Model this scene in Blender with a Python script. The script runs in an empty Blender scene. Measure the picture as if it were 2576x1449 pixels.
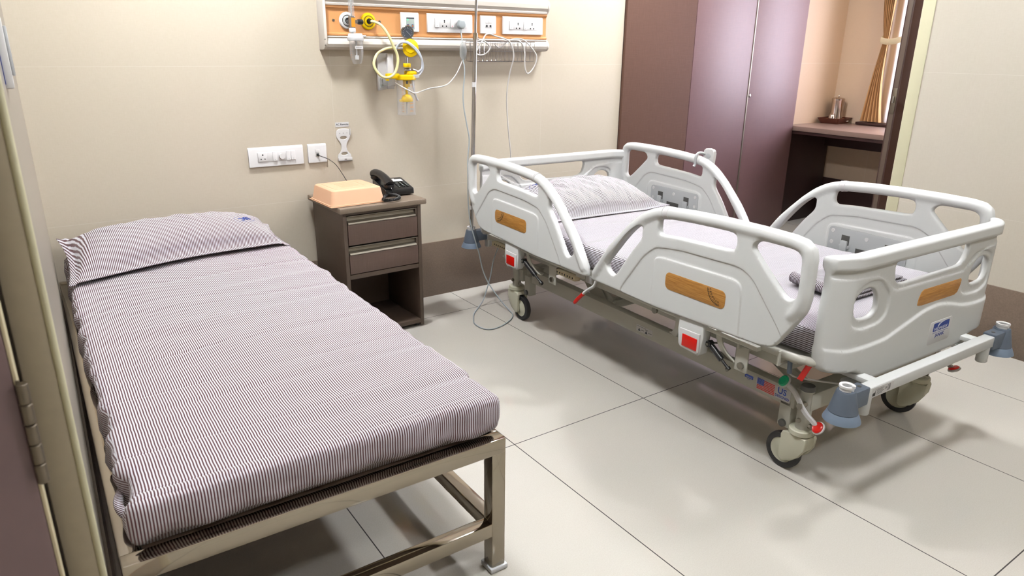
import bpy, bmesh, math, random
import numpy as np
from mathutils import Vector, Matrix, Euler, noise
from mathutils.geometry import delaunay_2d_cdt
random.seed(7)
SC = bpy.context.scene
COL = SC.collection
PI = math.pi

# ------------------------------------------------------------ camera
def rotm(a, b, c):
    return (Matrix.Rotation(c, 3, 'Z') @ Matrix.Rotation(a, 3, 'X') @ Matrix.Rotation(b, 3, 'Y'))
cam_d = bpy.data.cameras.new('camera')
cam = bpy.data.objects.new('camera', cam_d); COL.objects.link(cam)
cam.matrix_world = Matrix.Translation((-1.39422, -3.27196, 1.30440)) @ rotm(1.24199464, -0.0342229575, -0.573342978).to_4x4()
cam_d.sensor_width = 36; cam_d.lens = 24.772; cam_d.clip_start = .02
cam_d.dof.use_dof = True; cam_d.dof.focus_distance = 2.6; cam_d.dof.aperture_fstop = 9
SC.camera = cam

# ------------------------------------------------------------ world, lamps, exposure
W = bpy.data.worlds.new('world'); SC.world = W; W.use_nodes = True
bg = W.node_tree.nodes['Background']
bg.inputs[0].default_value = (.80, .80, 1, 1); bg.inputs[1].default_value = 24.0
SC.view_settings.view_transform = 'Standard'; SC.view_settings.look = 'None'
SC.view_settings.gamma = 1; SC.view_settings.exposure = 0.07
SC.view_settings.use_curve_mapping = False
CEIL = 2.62
PANELS = [(-.66, -.62), (1.55, -.62), (-.66, -2.45), (1.55, -2.45), (3.1, -1.9), (.2, -3.95)]  # last entry: unseen fill lamp added to brighten the wall behind the camera
PANEL_E = 270.0
SC.cycles.max_bounces = 8; SC.cycles.diffuse_bounces = 4; SC.cycles.glossy_bounces = 4
SC.cycles.transmission_bounces = 8; SC.cycles.transparent_max_bounces = 12
SC.cycles.caustics_reflective = False; SC.cycles.caustics_refractive = False
SC.cycles.sample_clamp_indirect = 2.5
SC.cycles.use_denoising = True

# ------------------------------------------------------------ materials
def s2l(c):
    return tuple(((x/255) / 12.92 if x/255 <= .04045 else ((x/255+.055)/1.055)**2.4) for x in c) + (1,)
class NT:
    def __init__(s, name):
        s.m = bpy.data.materials.new(name); s.m.use_nodes = True
        s.t = s.m.node_tree; s.b = s.t.nodes['Principled BSDF']
    def n(s, typ, **k):
        x = s.t.nodes.new(typ)
        for a, v in k.items(): setattr(x, a, v)
        return x
    def link(s, a, b): s.t.links.new(a, b)
    def math(s, op, a, b=None, c=None):
        x = s.n('ShaderNodeMath', operation=op)
        for i, v in enumerate((a, b, c)):
            if v is None: continue
            if isinstance(v, (int, float)): x.inputs[i].default_value = v
            else: s.link(v, x.inputs[i])
        return x.outputs[0]
    def mix(s, f, a, b):
        x = s.n('ShaderNodeMix', data_type='RGBA')
        for sock, v in ((x.inputs[0], f), (x.inputs[6], a), (x.inputs[7], b)):
            if isinstance(v, (int, float)): sock.default_value = v
            elif isinstance(v, tuple): sock.default_value = v
            else: s.link(v, sock)
        return x.outputs[2]
    def noise(s, vec, scale, detail=2, rough=.5):
        x = s.n('ShaderNodeTexNoise'); x.inputs['Scale'].default_value = scale
        x.inputs['Detail'].default_value = detail; x.inputs['Roughness'].default_value = rough
        if vec is not None: s.link(vec, x.inputs['Vector'])
        return x.outputs['Fac']
    def scaled(s, vec, sc):
        x = s.n('ShaderNodeMapping'); x.inputs['Scale'].default_value = sc
        s.link(vec, x.inputs['Vector']); return x.outputs[0]
    def bump(s, h, dist=.001, strength=1):
        x = s.n('ShaderNodeBump'); x.inputs['Distance'].default_value = dist
        x.inputs['Strength'].default_value = strength
        s.link(h, x.inputs['Height']); s.link(x.outputs[0], s.b.inputs['Normal'])
    def coords(s): return s.n('ShaderNodeTexCoord').outputs['Object']
    def pos(s): return s.n('ShaderNodeNewGeometry').outputs['Position']
    def set(s, **k):
        nm = dict(color='Base Color', rough='Roughness', metal='Metallic', trans='Transmission Weight', ior='IOR',
                  coat='Coat Weight', coatr='Coat Roughness', alpha='Alpha', spec='Specular IOR Level', sss='Subsurface Weight',
                  sheen='Sheen Weight', ecol='Emission Color', estr='Emission Strength')
        for a, v in k.items():
            sock = s.b.inputs[nm[a]]
            if isinstance(v, (int, float, tuple)): sock.default_value = v
            else: s.link(v, sock)
        return s
M = {}
def simple(name, rgb, rough=.5, var=.03, vs=40, bump=0, **k):
    """flat-coloured material with faint procedural mottling"""
    t = NT(name); c = s2l(rgb)
    if var:
        f = t.noise(t.coords(), vs, 3)
        lo = tuple(max(0, x*(1-var)) for x in c[:3]) + (1,); hi = tuple(min(1, x*(1+var)) for x in c[:3]) + (1,)
        t.set(color=t.mix(f, lo, hi))
    else: t.set(color=c)
    t.set(rough=rough, **k)
    if bump: t.bump(t.noise(t.coords(), 600, 2), bump)
    M[name] = t.m
    return t
simple('plastic_white', (245, 248, 247), .28, .015, 8, bump=.00008, coat=.15)
simple('plastic_pure', (240, 240, 240), .32, .01, 20)
simple('plastic_grey_white', (206, 210, 212), .4, .01, 20)
simple('painted_steel', (212, 212, 202), .38, .03, 15)
simple('cream_plastic', (224, 223, 202), .42, .02, 20)
simple('cream_rail', (226, 214, 180), .5, .05, 60)
simple('dark_grey', (72, 72, 70), .5)
simple('black_plastic', (22, 23, 26), .28, .1, 30)
simple('black_rubber', (26, 26, 28), .55, .15, 60, bump=.0001)
simple('red_plastic', (205, 20, 12), .3)
simple('green_plastic', (0, 130, 90), .3)
simple('blue_grey', (86, 97, 112), .5, .04, 60, bump=.0001)
simple('blue_grey_light', (114, 130, 150), .45, .04, 60)
simple('red_rubber', (196, 24, 18), .4)
simple('yellow_plastic', (255, 214, 0), .3, .02, 30)
simple('cap_white', (235, 238, 240), .3, .01)
simple('peach_plastic', (238, 192, 156), .42, .01, 20)
simple('orange_laminate', (216, 156, 98), .5, .05, 400, bump=.0001)
simple('panel_cream', (240, 233, 222), .35, .01, 20)
simple('brown_edge', (92, 78, 68), .5, .06, 200)
simple('top_laminate', (132, 118, 104), .42, .25, 350)
simple('ceiling_white', (238, 236, 230), .8)
simple('cable_white', (238, 236, 232), .45, .01)
simple('cable_grey', (176, 186, 190), .45, .01)
simple('tube_yellow', (244, 236, 178), .3, .02, 60, sss=.1)
simple('tube_clear', (226, 230, 240), .25, .02, 60, sss=.1)
simple('trim_cream', (226, 222, 190), .4, .03, 20)
simple('frame_gray', (170, 160, 140), .5, .08, 60)
simple('door_dark', (58, 36, 32), .38, .15, 30)
simple('door_purple', (118, 98, 100), .4, .06, 30)
simple('black_slot', (18, 26, 24), .6, 0)
simple('ink_blue', (20, 50, 130), .5, 0)
simple('ink_dark', (60, 66, 76), .5, 0)
simple('ink_black', (25, 25, 25), .5, 0)
simple('ink_white', (240, 240, 245), .5, 0)
simple('ink_red', (190, 30, 30), .5, 0)
simple('ink_orange', (240, 150, 30), .5, 0)
simple('paper_white', (236, 236, 236), .5, .01)
simple('screen_grey', (176, 190, 186), .3, 0)
simple('thread_blue', (20, 60, 150), .7, .1, 300)
simple('curtain_tan', (206, 166, 116), .75, .12, 8)
simple('tray_brown', (86, 48, 36), .4, .15, 60)
simple('tray_rim', (170, 92, 36), .4, .1, 60)
simple('seam_thread', (236, 236, 240), .8, 0)
simple('skirt_counter', (56, 36, 34), .45, .1, 30)
simple('counter_laminate', (150, 128, 118), .28, .06, 60)
simple('foam_dark', (34, 34, 36), .8)
for nm, rgb, r, v in (('steel', (222, 214, 196), .13, .06), ('chrome', (225, 225, 228), .08, .02), ('alu', (160, 154, 142), .5, .05),
                      ('bolt', (170, 168, 160), .3, .1), ('hinge_steel', (120, 112, 100), .42, .2), ('kettle_steel', (215, 205, 195), .2, .05)):
    simple(nm, rgb, r, v, 12, metal=1.0)
# polished steel with wavy reflections and faint stains
t = NT('polished_steel'); p = t.coords()
st = t.noise(p, 9, 4, .6)
t.set(color=t.mix(st, s2l((222, 214, 196)), s2l((238, 232, 219))), rough=t.math('MULTIPLY_ADD', st, .08, .045), metal=1.0)
t.bump(t.noise(t.scaled(p, (1, 1, 1)), 14, 1), .0006); M['polished_steel'] = t.m
t = NT('green_led'); t.set(color=s2l((60, 230, 120)), ecol=s2l((60, 240, 120)), estr=2.5); M['green_led'] = t.m
t = NT('red_led'); t.set(color=s2l((240, 90, 110)), ecol=s2l((255, 80, 100)), estr=.8); M['red_led'] = t.m
t = NT('lamp_diffuser'); t.set(color=(1, 1, 1, 1), ecol=(.985, .985, 1, 1), estr=PANEL_E); M['lamp_diffuser'] = t.m
t = NT('lamp_diffuser_soft'); t.set(color=(1, 1, 1, 1), ecol=(.985, .985, 1, 1), estr=PANEL_E*.52); M['lamp_diffuser_soft'] = t.m
t = NT('lamp_diffuser_warm'); t.set(color=(1, 1, 1, 1), ecol=(1, .80, .58, 1), estr=PANEL_E*.55); M['lamp_diffuser_warm'] = t.m
def clear(name, rgb, ior=1.45, rough=.02, fac=.82):
    """thin clear plastic: mostly see-through with a glossy skin"""
    m = bpy.data.materials.new(name); m.use_nodes = True; nt = m.node_tree; nt.nodes.clear()
    o = nt.nodes.new('ShaderNodeOutputMaterial'); mx = nt.nodes.new('ShaderNodeMixShader')
    tr = nt.nodes.new('ShaderNodeBsdfTransparent'); pb = nt.nodes.new('ShaderNodeBsdfPrincipled')
    lw = nt.nodes.new('ShaderNodeLayerWeight'); lw.inputs[0].default_value = .35
    mp = nt.nodes.new('ShaderNodeMapRange'); mp.inputs[3].default_value = 1-fac; mp.inputs[4].default_value = .42
    tr.inputs[0].default_value = (.985, .985, .985, 1); pb.inputs['Base Color'].default_value = s2l(rgb)
    pb.inputs['Roughness'].default_value = rough
    nt.links.new(lw.outputs['Facing'], mp.inputs[0]); nt.links.new(mp.outputs[0], mx.inputs[0])
    nt.links.new(tr.outputs[0], mx.inputs[1]); nt.links.new(pb.outputs[0], mx.inputs[2]); nt.links.new(mx.outputs[0], o.inputs[0])
    M[name] = m
clear('clear_plastic', (232, 232, 232), fac=.95)
clear('clear_film', (225, 228, 226), fac=.6, rough=.15)
clear('window_glass', (230, 240, 240), fac=.93)
# sheer curtain: translucent
m = bpy.data.materials.new('sheer_fabric'); m.use_nodes = True; nt = m.node_tree; nt.nodes.clear()
o = nt.nodes.new('ShaderNodeOutputMaterial'); mx = nt.nodes.new('ShaderNodeMixShader'); mx.inputs[0].default_value = .55
tl = nt.nodes.new('ShaderNodeBsdfTranslucent'); df = nt.nodes.new('ShaderNodeBsdfTransparent')
tl.inputs[0].default_value = (.95, .92, .86, 1); df.inputs[0].default_value = (.95, .93, .90, 1)
wv = nt.nodes.new('ShaderNodeTexNoise'); wv.inputs['Scale'].default_value = 14
nt.links.new(df.outputs[0], mx.inputs[1]); nt.links.new(tl.outputs[0], mx.inputs[2]); nt.links.new(mx.outputs[0], o.inputs[0]); M['sheer_fabric'] = m

def joint(t, coord, origin, period, width):
    """1 on the joint lines of a tiling along one axis"""
    a = t.math('SUBTRACT', coord, origin - period*50)
    f = t.math('FRACT', t.math('DIVIDE', a, period))
    d = t.math('MINIMUM', f, t.math('SUBTRACT', 1.0, f))
    return t.math('LESS_THAN', d, width/2/period)
# floor: large polished tiles
t = NT('floor_tile'); g = t.pos(); sx = t.n('ShaderNodeSeparateXYZ'); t.link(g, sx.inputs[0])
jx = joint(t, sx.outputs[0], -.7758, .62, .0034); jy = joint(t, sx.outputs[1], -.289, 1.2357, .0034)
j = t.math('MAXIMUM', jx, jy)
sp = t.noise(g, 300, 2, .6); cl = t.noise(g, 1.6, 3)
c0 = t.mix(cl, s2l((220, 217, 209)), s2l((228, 225, 217)))
c1 = t.mix(t.math('MULTIPLY', sp, .55), c0, s2l((188, 180, 166)))
t.set(color=t.mix(j, c1, s2l((48, 42, 42))), rough=t.math('MULTIPLY_ADD', j, .5, .085), spec=.55, coat=.25, coatr=.03)
t.bump(t.noise(g, 3.0, 1), .0003); M['floor_tile'] = t.m
# wall tile: woven-look satin ceramic, thin light joints
def wall_mat(name, ax, o_h, rgb1, rgb2, rough, coat):
    t = NT(name); g = t.pos(); sx = t.n('ShaderNodeSeparateXYZ'); t.link(g, sx.inputs[0])
    jz = joint(t, sx.outputs[2], .609, .608, .0016); jh = joint(t, sx.outputs[ax], o_h, 1.22, .0014)
    sc = (90, 90, 9); w1 = t.noise(t.scaled(g, (8, 8, 70)), 5, 1); w2 = t.noise(t.scaled(g, (70, 70, 8)), 5, 1)
    wv = t.math('MULTIPLY', t.math('ADD', w1, w2), .5)
    cl = t.noise(g, 2.3, 3)
    base = t.mix(wv, s2l(rgb1), s2l(rgb2)); base = t.mix(t.math('MULTIPLY', cl, .25), base, s2l((214, 202, 182)))
    j = t.math('MAXIMUM', jz, jh)
    t.set(color=t.mix(t.math('MULTIPLY', j, .6), base, s2l((236, 230, 220))), rough=rough, coat=coat, coatr=.04)
    M[name] = t.m
wall_mat('wall_tile_back', 0, -.145, (212, 202, 182), (225, 216, 200), .33, .35)
wall_mat('wall_tile_side', 1, -.30, (212, 205, 190), (224, 218, 205), .30, .45)
wall_mat('wall_paint_warm', 1, -.3, (216, 190, 162), (224, 200, 172), .6, .0)
# brown granite-look skirting
t = NT('skirting_tile'); g = t.pos()
a = t.noise(g, 140, 4, .7); b_ = t.noise(g, 11, 3)
t.set(color=t.mix(a, t.mix(b_, s2l((92, 79, 68)), s2l((108, 93, 81))), s2l((138, 122, 108))), rough=.3, coat=.3, coatr=.08)
M['skirting_tile'] = t.m
# laminates with fine vertical / cross grain
def laminate(name, dark, light, rough, vert=True, coat=0.):
    t = NT(name); p = t.coords()
    a = t.noise(t.scaled(p, (260, 260, 5)), 3, 2); b = t.noise(t.scaled(p, (6, 6, 300)), 3, 2)
    f = t.math('ADD', t.math('MULTIPLY', a, .6), t.math('MULTIPLY', b, .4))
    t.set(color=t.mix(t.math('MULTIPLY_ADD', f, 1.6, -.3), s2l(dark), s2l(light)), rough=rough, coat=coat, coatr=.50)
    t.bump(f, .00012); M[name] = t.m
laminate('wardrobe_laminate', (98, 68, 70), (120, 86, 88), .60, coat=1.0)
laminate('filler_laminate', (88, 66, 58), (112, 86, 76), .75)
M['filler_laminate'].node_tree.nodes['Principled BSDF'].inputs['Specular IOR Level'].default_value = .15
laminate('drawer_laminate', (82, 66, 60), (112, 92, 84), .48)
laminate('carcass_laminate', (70, 58, 50), (90, 76, 66), .5)
laminate('dark_counter_wood', (44, 28, 27), (60, 40, 38), .5)
# oak inlay
t = NT('oak_inlay'); p = t.coords()
a = t.noise(t.scaled(p, (2, 2, 30)), 9, 4, .65); b = t.noise(t.scaled(p, (8, 8, 240)), 4, 2)
f = t.math('ADD', t.math('MULTIPLY', a, .7), t.math('MULTIPLY', b, .35))
t.set(color=t.mix(t.math('MULTIPLY_ADD', f, 2.0, -.55), s2l((140, 86, 30)), s2l((214, 162, 88))), rough=.4)
M['oak_inlay'] = t.m
# striped cotton: the stripe coordinate is stored on the mesh
def stripes(name, dark, lightc, period, duty, wob=.0009, creases=()):
    t = NT(name); a = t.n('ShaderNodeAttribute', attribute_name='stripe'); g = t.coords()
    s = t.n('ShaderNodeSeparateXYZ'); t.link(a.outputs['Vector'], s.inputs[0])
    w = t.math('MULTIPLY_ADD', t.noise(t.scaled(g, (2, 18, 6)), 2.2, 2), wob*2, s.outputs[0])
    cr = None
    if creases:
        gs = t.n('ShaderNodeSeparateXYZ'); t.link(g, gs.inputs[0])
        nn = t.noise(g, 4, 2); mk_ = t.noise(g, 3.1, 1)
        for y0, sl, am in creases:
            q = t.math('SUBTRACT', gs.outputs[1], t.math('MULTIPLY_ADD', gs.outputs[0], sl, y0+.93*sl-.02))
            q = t.math('SUBTRACT', q, t.math('MULTIPLY', nn, .04))
            q = t.math('DIVIDE', q, .0045); q = t.math('EXPONENT', t.math('MULTIPLY', t.math('MULTIPLY', q, q), -1.0)); q = t.math('MULTIPLY', q, am)
            cr = q if cr is None else t.math('ADD', cr, q)
        cr = t.math('MULTIPLY', cr, t.math('MULTIPLY_ADD', mk_, 2.2, -.45))
        w = t.math('MULTIPLY_ADD', cr, .0012, w)
    f = t.math('FRACT', t.math('DIVIDE', t.math('ADD', w, 10.0), period))
    d = t.math('ABSOLUTE', t.math('SUBTRACT', f, .5))
    k = t.n('ShaderNodeMapRange'); k.inputs[1].default_value = duty/2-.07; k.inputs[2].default_value = duty/2+.07
    t.link(d, k.inputs[0])
    t.set(color=t.mix(k.outputs[0], s2l(dark), s2l(lightc)), rough=.85, sheen=.15)
    n1 = t.noise(t.scaled(g, (3.5, 20, 9)), 2.0, 4, .6); n2 = t.noise(g, 900, 1)
    hh = t.math('ADD', n1, t.math('MULTIPLY', n2, .03))
    if cr is not None: hh = t.math('MULTIPLY_ADD', cr, -1.1, hh)
    t.bump(hh, .005, .6)
    M[name] = t.m
stripes('striped_cotton', (76, 36, 44), (226, 226, 234), .0058, .50)
stripes('striped_cotton_cot', (76, 36, 44), (226, 226, 234), .0058, .50, creases=((-.44, .10, .7), (-.62, .07, .6), (-.80, .12, 1.), (-1.06, .03, .7), (-1.28, .13, 1.), (-1.52, .04, .7), (-1.80, .03, .8), (-1.955, -.01, 1.), (-1.975, .012, .7)))
stripes('striped_cotton_dark', (56, 36, 40), (222, 222, 230), .0056, .60)
stripes('striped_cotton_fine', (56, 40, 42), (232, 230, 238), .0062, .46)

# ------------------------------------------------------------ object helpers
def link(o, parent=None):
    COL.objects.link(o)
    if parent is not None: o.parent = parent
    return o
def thing(name, label, cat, loc=(0, 0, 0), rotz=0, group=None):
    o = bpy.data.objects.new(name, None); o.empty_display_size = .1; link(o)
    o.location = loc; o.rotation_euler = (0, 0, rotz)
    o['label'] = label; o['category'] = cat
    if group: o['group'] = group
    return o
def tag(o, label=None, cat=None, group=None, kind=None):
    for k, v in (('label', label), ('category', cat), ('group', group), ('kind', kind)):
        if v: o[k] = v
    return o
class B:
    """bmesh builder; each call adds a shape"""
    def __init__(s): s.bm = bmesh.new(); s.mats = []; s.cur = 0
    def mat(s, name):
        if not s.mats and len(s.bm.faces): s.mats.append('_base')
        if name not in s.mats: s.mats.append(name)
        s.cur = s.mats.index(name); return s
    def _mark(s, faces):
        for f in faces: f.material_index = s.cur
    def box(s, lo, hi, bev=.002, seg=2, mtx=None):
        c = [(a+b)/2 for a, b in zip(lo, hi)]; d = [abs(b-a) for a, b in zip(lo, hi)]
        r = bmesh.ops.create_cube(s.bm, size=1); vs = r['verts']
        for v in vs: v.co = Vector((c[0]+v.co.x*d[0], c[1]+v.co.y*d[1], c[2]+v.co.z*d[2]))
        fs = set(f for v in vs for f in v.link_faces)
        bev = min(bev, min(d)*.45)
        if bev > 0:
            es = list(set(e for v in vs for e in v.link_edges))
            q = bmesh.ops.bevel(s.bm, geom=es, offset=bev, segments=seg, profile=.5, affect='EDGES')
            fs = set(q['faces']) | set(f for f in fs if f.is_valid)
            vs = list(set(v for f in fs for v in f.verts))
            fs = set(f for v in vs for f in v.link_faces)
        s._mark(fs)
        if mtx is not None: bmesh.ops.transform(s.bm, matrix=mtx, verts=vs)
        return vs
    def bar(s, p0, p1, w, h, bev=.002, roll=0):
        """rectangular bar between two points; w across, h along up"""
        p0, p1 = Vector(p0), Vector(p1); d = p1-p0; L = d.length
        q = d.to_track_quat('X', 'Z').to_matrix().to_4x4()
        return s.box((0, -w/2, -h/2), (L, w/2, h/2), bev, 2, Matrix.Translation(p0) @ q @ Matrix.Rotation(roll, 4, 'X'))
    def cyl(s, p0, p1, r0, r1=None, n=24, cap=True):
        r1 = r0 if r1 is None else r1
        p0, p1 = Vector(p0), Vector(p1); d = p1-p0; q = d.to_track_quat('Z', 'Y').to_matrix()
        ra, rb = [], []
        for i in range(n):
            a = 2*PI*i/n; e = Vector((math.cos(a), math.sin(a), 0))
            ra.append(s.bm.verts.new(p0+q@(e*r0))); rb.append(s.bm.verts.new(p1+q@(e*r1)))
        fs = [s.bm.faces.new((ra[i], ra[(i+1) % n], rb[(i+1) % n], rb[i])) for i in range(n)]
        if cap: fs += [s.bm.faces.new(list(reversed(ra))), s.bm.faces.new(rb)]
        s._mark(fs)
    def lathe(s, prof, mtx=None, n=32, closed=False):
        """prof: list of (r, z)"""
        rings = []
        vs = []
        for r, z in prof:
            if r < 1e-6: v = s.bm.verts.new((0, 0, z)); rings.append([v]); vs.append(v)
            else:
                k = [s.bm.verts.new((r*math.cos(2*PI*i/n), r*math.sin(2*PI*i/n), z)) for i in range(n)]
                rings.append(k); vs += k
        pairs = list(zip(rings[:-1], rings[1:]))
        if closed: pairs.append((rings[-1], rings[0]))
        fs = []
        for a, b in pairs:
            for i in range(n):
                j = (i+1) % n
                if len(a) == 1 and len(b) == 1: continue
                if len(a) == 1: fs.append(s.bm.faces.new((a[0], b[j], b[i])))
                elif len(b) == 1: fs.append(s.bm.faces.new((a[i], a[j], b[0])))
                else: fs.append(s.bm.faces.new((a[i], a[j], b[j], b[i])))
        s._mark(fs)
        if mtx is not None: bmesh.ops.transform(s.bm, matrix=mtx, verts=vs)
        bmesh.ops.recalc_face_normals(s.bm, faces=fs)
    def tube(s, pts, r, n=12, smooth=8, cap=True, closed=False):
        P = catmull(pts, smooth, closed) if smooth else [Vector(p) for p in pts]
        N = len(P); rings = []
        up = Vector((0, 0, 1)); prev = None
        for i, p in enumerate(P):
            if closed: d = P[(i+1) % N]-P[i-1]
            else: d = P[min(i+1, N-1)]-P[max(i-1, 0)]
            d.normalize()
            if prev is None:
                a = up if abs(d.z) < .9 else Vector((1, 0, 0)); x = d.cross(a).normalized()
            else: x = (prev-d*prev.dot(d)).normalized()
            prev = x; y = d.cross(x)
            rr = r(i/(N-1)) if callable(r) else r
            rings.append([s.bm.verts.new(p+(x*math.cos(2*PI*k/n)+y*math.sin(2*PI*k/n))*rr) for k in range(n)])
        fs = []
        for a, b in (list(zip(rings[:-1], rings[1:])) + ([(rings[-1], rings[0])] if closed else [])):
            for k in range(n): fs.append(s.bm.faces.new((a[k], a[(k+1) % n], b[(k+1) % n], b[k])))
        if cap and not closed: fs += [s.bm.faces.new(list(reversed(rings[0]))), s.bm.faces.new(rings[-1])]
        s._mark(fs)
    def prism(s, poly, z0, z1, mtx=None, bev=0):
        a = [s.bm.verts.new((x, y, z0)) for x, y in poly]; b = [s.bm.verts.new((x, y, z1)) for x, y in poly]
        n = len(poly)
        fs = [s.bm.faces.new(list(reversed(a))), s.bm.faces.new(b)] + [s.bm.faces.new((a[i], a[(i+1) % n], b[(i+1) % n], b[i])) for i in range(n)]
        vs = a+b
        if bev:
            es = [e for f in fs[:2] for e in f.edges]
            q = bmesh.ops.bevel(s.bm, geom=es, offset=bev, segments=3, profile=.5, affect='EDGES')
            fs = [f for f in set(q['faces']) | set(fs) if f.is_valid]
            vs = list(set(v for f in fs for v in f.verts)); fs = list(set(f for v in vs for f in v.link_faces))
        s._mark(fs); bmesh.ops.recalc_face_normals(s.bm, faces=fs)
        if mtx is not None: bmesh.ops.transform(s.bm, matrix=mtx, verts=vs)
    def ribbon(s, pts, across, w, h, k=8):
        """smooth flat strip: width w along `across`, thickness h"""
        P = catmull(pts, k); ac = Vector(across).normalized(); N = len(P); rings = []
        for i, p in enumerate(P):
            d = (P[min(i+1, N-1)]-P[max(i-1, 0)]).normalized(); a_ = (ac-d*ac.dot(d)).normalized(); u_ = d.cross(a_)
            q = .28*min(w, h)
            prof_ = [(-w/2, -h/2+q), (-w/2+q, -h/2), (w/2-q, -h/2), (w/2, -h/2+q), (w/2, h/2-q), (w/2-q, h/2), (-w/2+q, h/2), (-w/2, h/2-q)]
            rings.append([s.bm.verts.new(p+a_*x+u_*y) for x, y in prof_])
        fs = [s.bm.faces.new((a[i], a[(i+1) % 8], b[(i+1) % 8], b[i])) for a, b in zip(rings[:-1], rings[1:]) for i in range(8)]
        fs += [s.bm.faces.new(list(reversed(rings[0]))), s.bm.faces.new(rings[-1])]
        s._mark(fs); bmesh.ops.recalc_face_normals(s.bm, faces=fs)
    def mesh(s, verts, faces):
        vs = [s.bm.verts.new(v) for v in verts]; fs = []
        for f in faces:
            try: fs.append(s.bm.faces.new([vs[i] for i in f]))
            except ValueError: pass
        s._mark(fs); return vs
    def sphere(s, c, r, sc=(1, 1, 1), n=20):
        q = bmesh.ops.create_uvsphere(s.bm, u_segments=n, v_segments=n//2, radius=r,
                                      matrix=Matrix.Translation(c) @ Matrix.Diagonal((*sc, 1)))
        s._mark(set(f for v in q['verts'] for f in v.link_faces))
    def done(s, name, mat=None, parent=None, angle=40, loc=None, rot=None):
        me = bpy.data.meshes.new(name); s.bm.to_mesh(me); s.bm.free()
        for m_ in (s.mats or [mat]): me.materials.append(M[m_])
        me.shade_smooth(); me.set_sharp_from_angle(angle=math.radians(angle))
        o = bpy.data.objects.new(name, me); link(o, parent)
        if loc: o.location = loc
        if rot: o.rotation_euler = rot
        return o
def catmull(pts, k=8, closed=False):
    P = [Vector(p) for p in pts]; n = len(P); out = []
    rng = range(n) if closed else range(n-1)
    for i in rng:
        if closed: a, b, c, d = P[i-1], P[i], P[(i+1) % n], P[(i+2) % n]
        else: a, b, c, d = P[max(i-1, 0)], P[i], P[i+1], P[min(i+2, n-1)]
        for j in range(k):
            t_ = j/k
            out.append(.5*((2*b)+(c-a)*t_+(2*a-5*b+4*c-d)*t_*t_+(3*b-a-3*c+d)*t_**3))
    if not closed: out.append(P[-1])
    return out
def struct(o): o['kind'] = 'structure'; return o
def slab(name, mat, lo, hi, parent=None, bev=0):
    b = B(); b.box(lo, hi, bev); return b.done(name, mat, parent)
def text(name, s, size, mat, parent, mtx, extrude=.0003, align='CENTER', wide=1.0, bold=0):
    c = bpy.data.curves.new(name, 'FONT'); c.body = s; c.size = size; c.extrude = extrude
    c.align_x = align; c.align_y = 'CENTER'; c.offset = bold; c.resolution_u = 3
    tmp = bpy.data.objects.new(name+'_c', c); COL.objects.link(tmp)
    dg = bpy.context.evaluated_depsgraph_get(); dg.update()
    me = bpy.data.meshes.new_from_object(tmp.evaluated_get(dg)); me.name = name
    bpy.data.objects.remove(tmp)
    me.materials.clear(); me.materials.append(M[mat])
    me.transform(mtx @ Matrix.Diagonal((wide, 1, 1, 1)))
    o = bpy.data.objects.new(name, me); link(o, parent); return o
def frame(origin, xdir, ydir):
    """matrix whose local x, y lie along xdir, ydir (for flat artwork)"""
    x = Vector(xdir).normalized(); y = Vector(ydir); y = (y-x*y.dot(x)).normalized(); z = x.cross(y)
    m_ = Matrix((x, y, z)).transposed().to_4x4(); m_.translation = Vector(origin); return m_

# ------------------------------------------------------------ moulded plate with rounded rims, holes and relief
def dens(poly, h):
    out = []
    n = len(poly)
    for i in range(n):
        a = np.array(poly[i]); b = np.array(poly[(i+1) % n]); L = np.linalg.norm(b-a); k = max(1, int(L/h))
        for j in range(k): out.append(a+(b-a)*j/k)
    return np.array(out)
def smoothpoly(poly, k=6, tight=.5):
    """round the corners of a polygon by cutting them twice (Chaikin)"""
    P = [np.array(p, float) for p in poly]
    for _ in range(3):
        Q = []
        for i in range(len(P)):
            a, b = P[i], P[(i+1) % len(P)]
            L = np.linalg.norm(b-a); c = min(.25*L, .012)/max(L, 1e-9)
            Q += [a+(b-a)*c, b-(b-a)*c]
        P = Q
    return np.array(P)
def seg_dist(pts, poly, closed=True):
    a = poly if closed else poly[:-1]
    b = np.roll(poly, -1, axis=0) if closed else poly[1:]
    d = np.full(len(pts), 1e9); ab = b-a; L2 = (ab**2).sum(1)+1e-12
    for i in range(len(a)):
        t_ = np.clip(((pts-a[i])@ab[i])/L2[i], 0, 1)
        d = np.minimum(d, np.linalg.norm(pts-(a[i]+t_[:, None]*ab[i]), axis=1))
    return d
def inside(pts, poly):
    x, y = pts[:, 0], pts[:, 1]; c = np.zeros(len(pts), bool); n = len(poly)
    for i in range(n):
        x1, y1 = poly[i]; x2, y2 = poly[(i+1) % n]
        if y1 == y2: continue
        c ^= ((y1 > y) != (y2 > y)) & (x < (x2-x1)*(y-y1)/(y2-y1)+x1)
    return c
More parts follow.
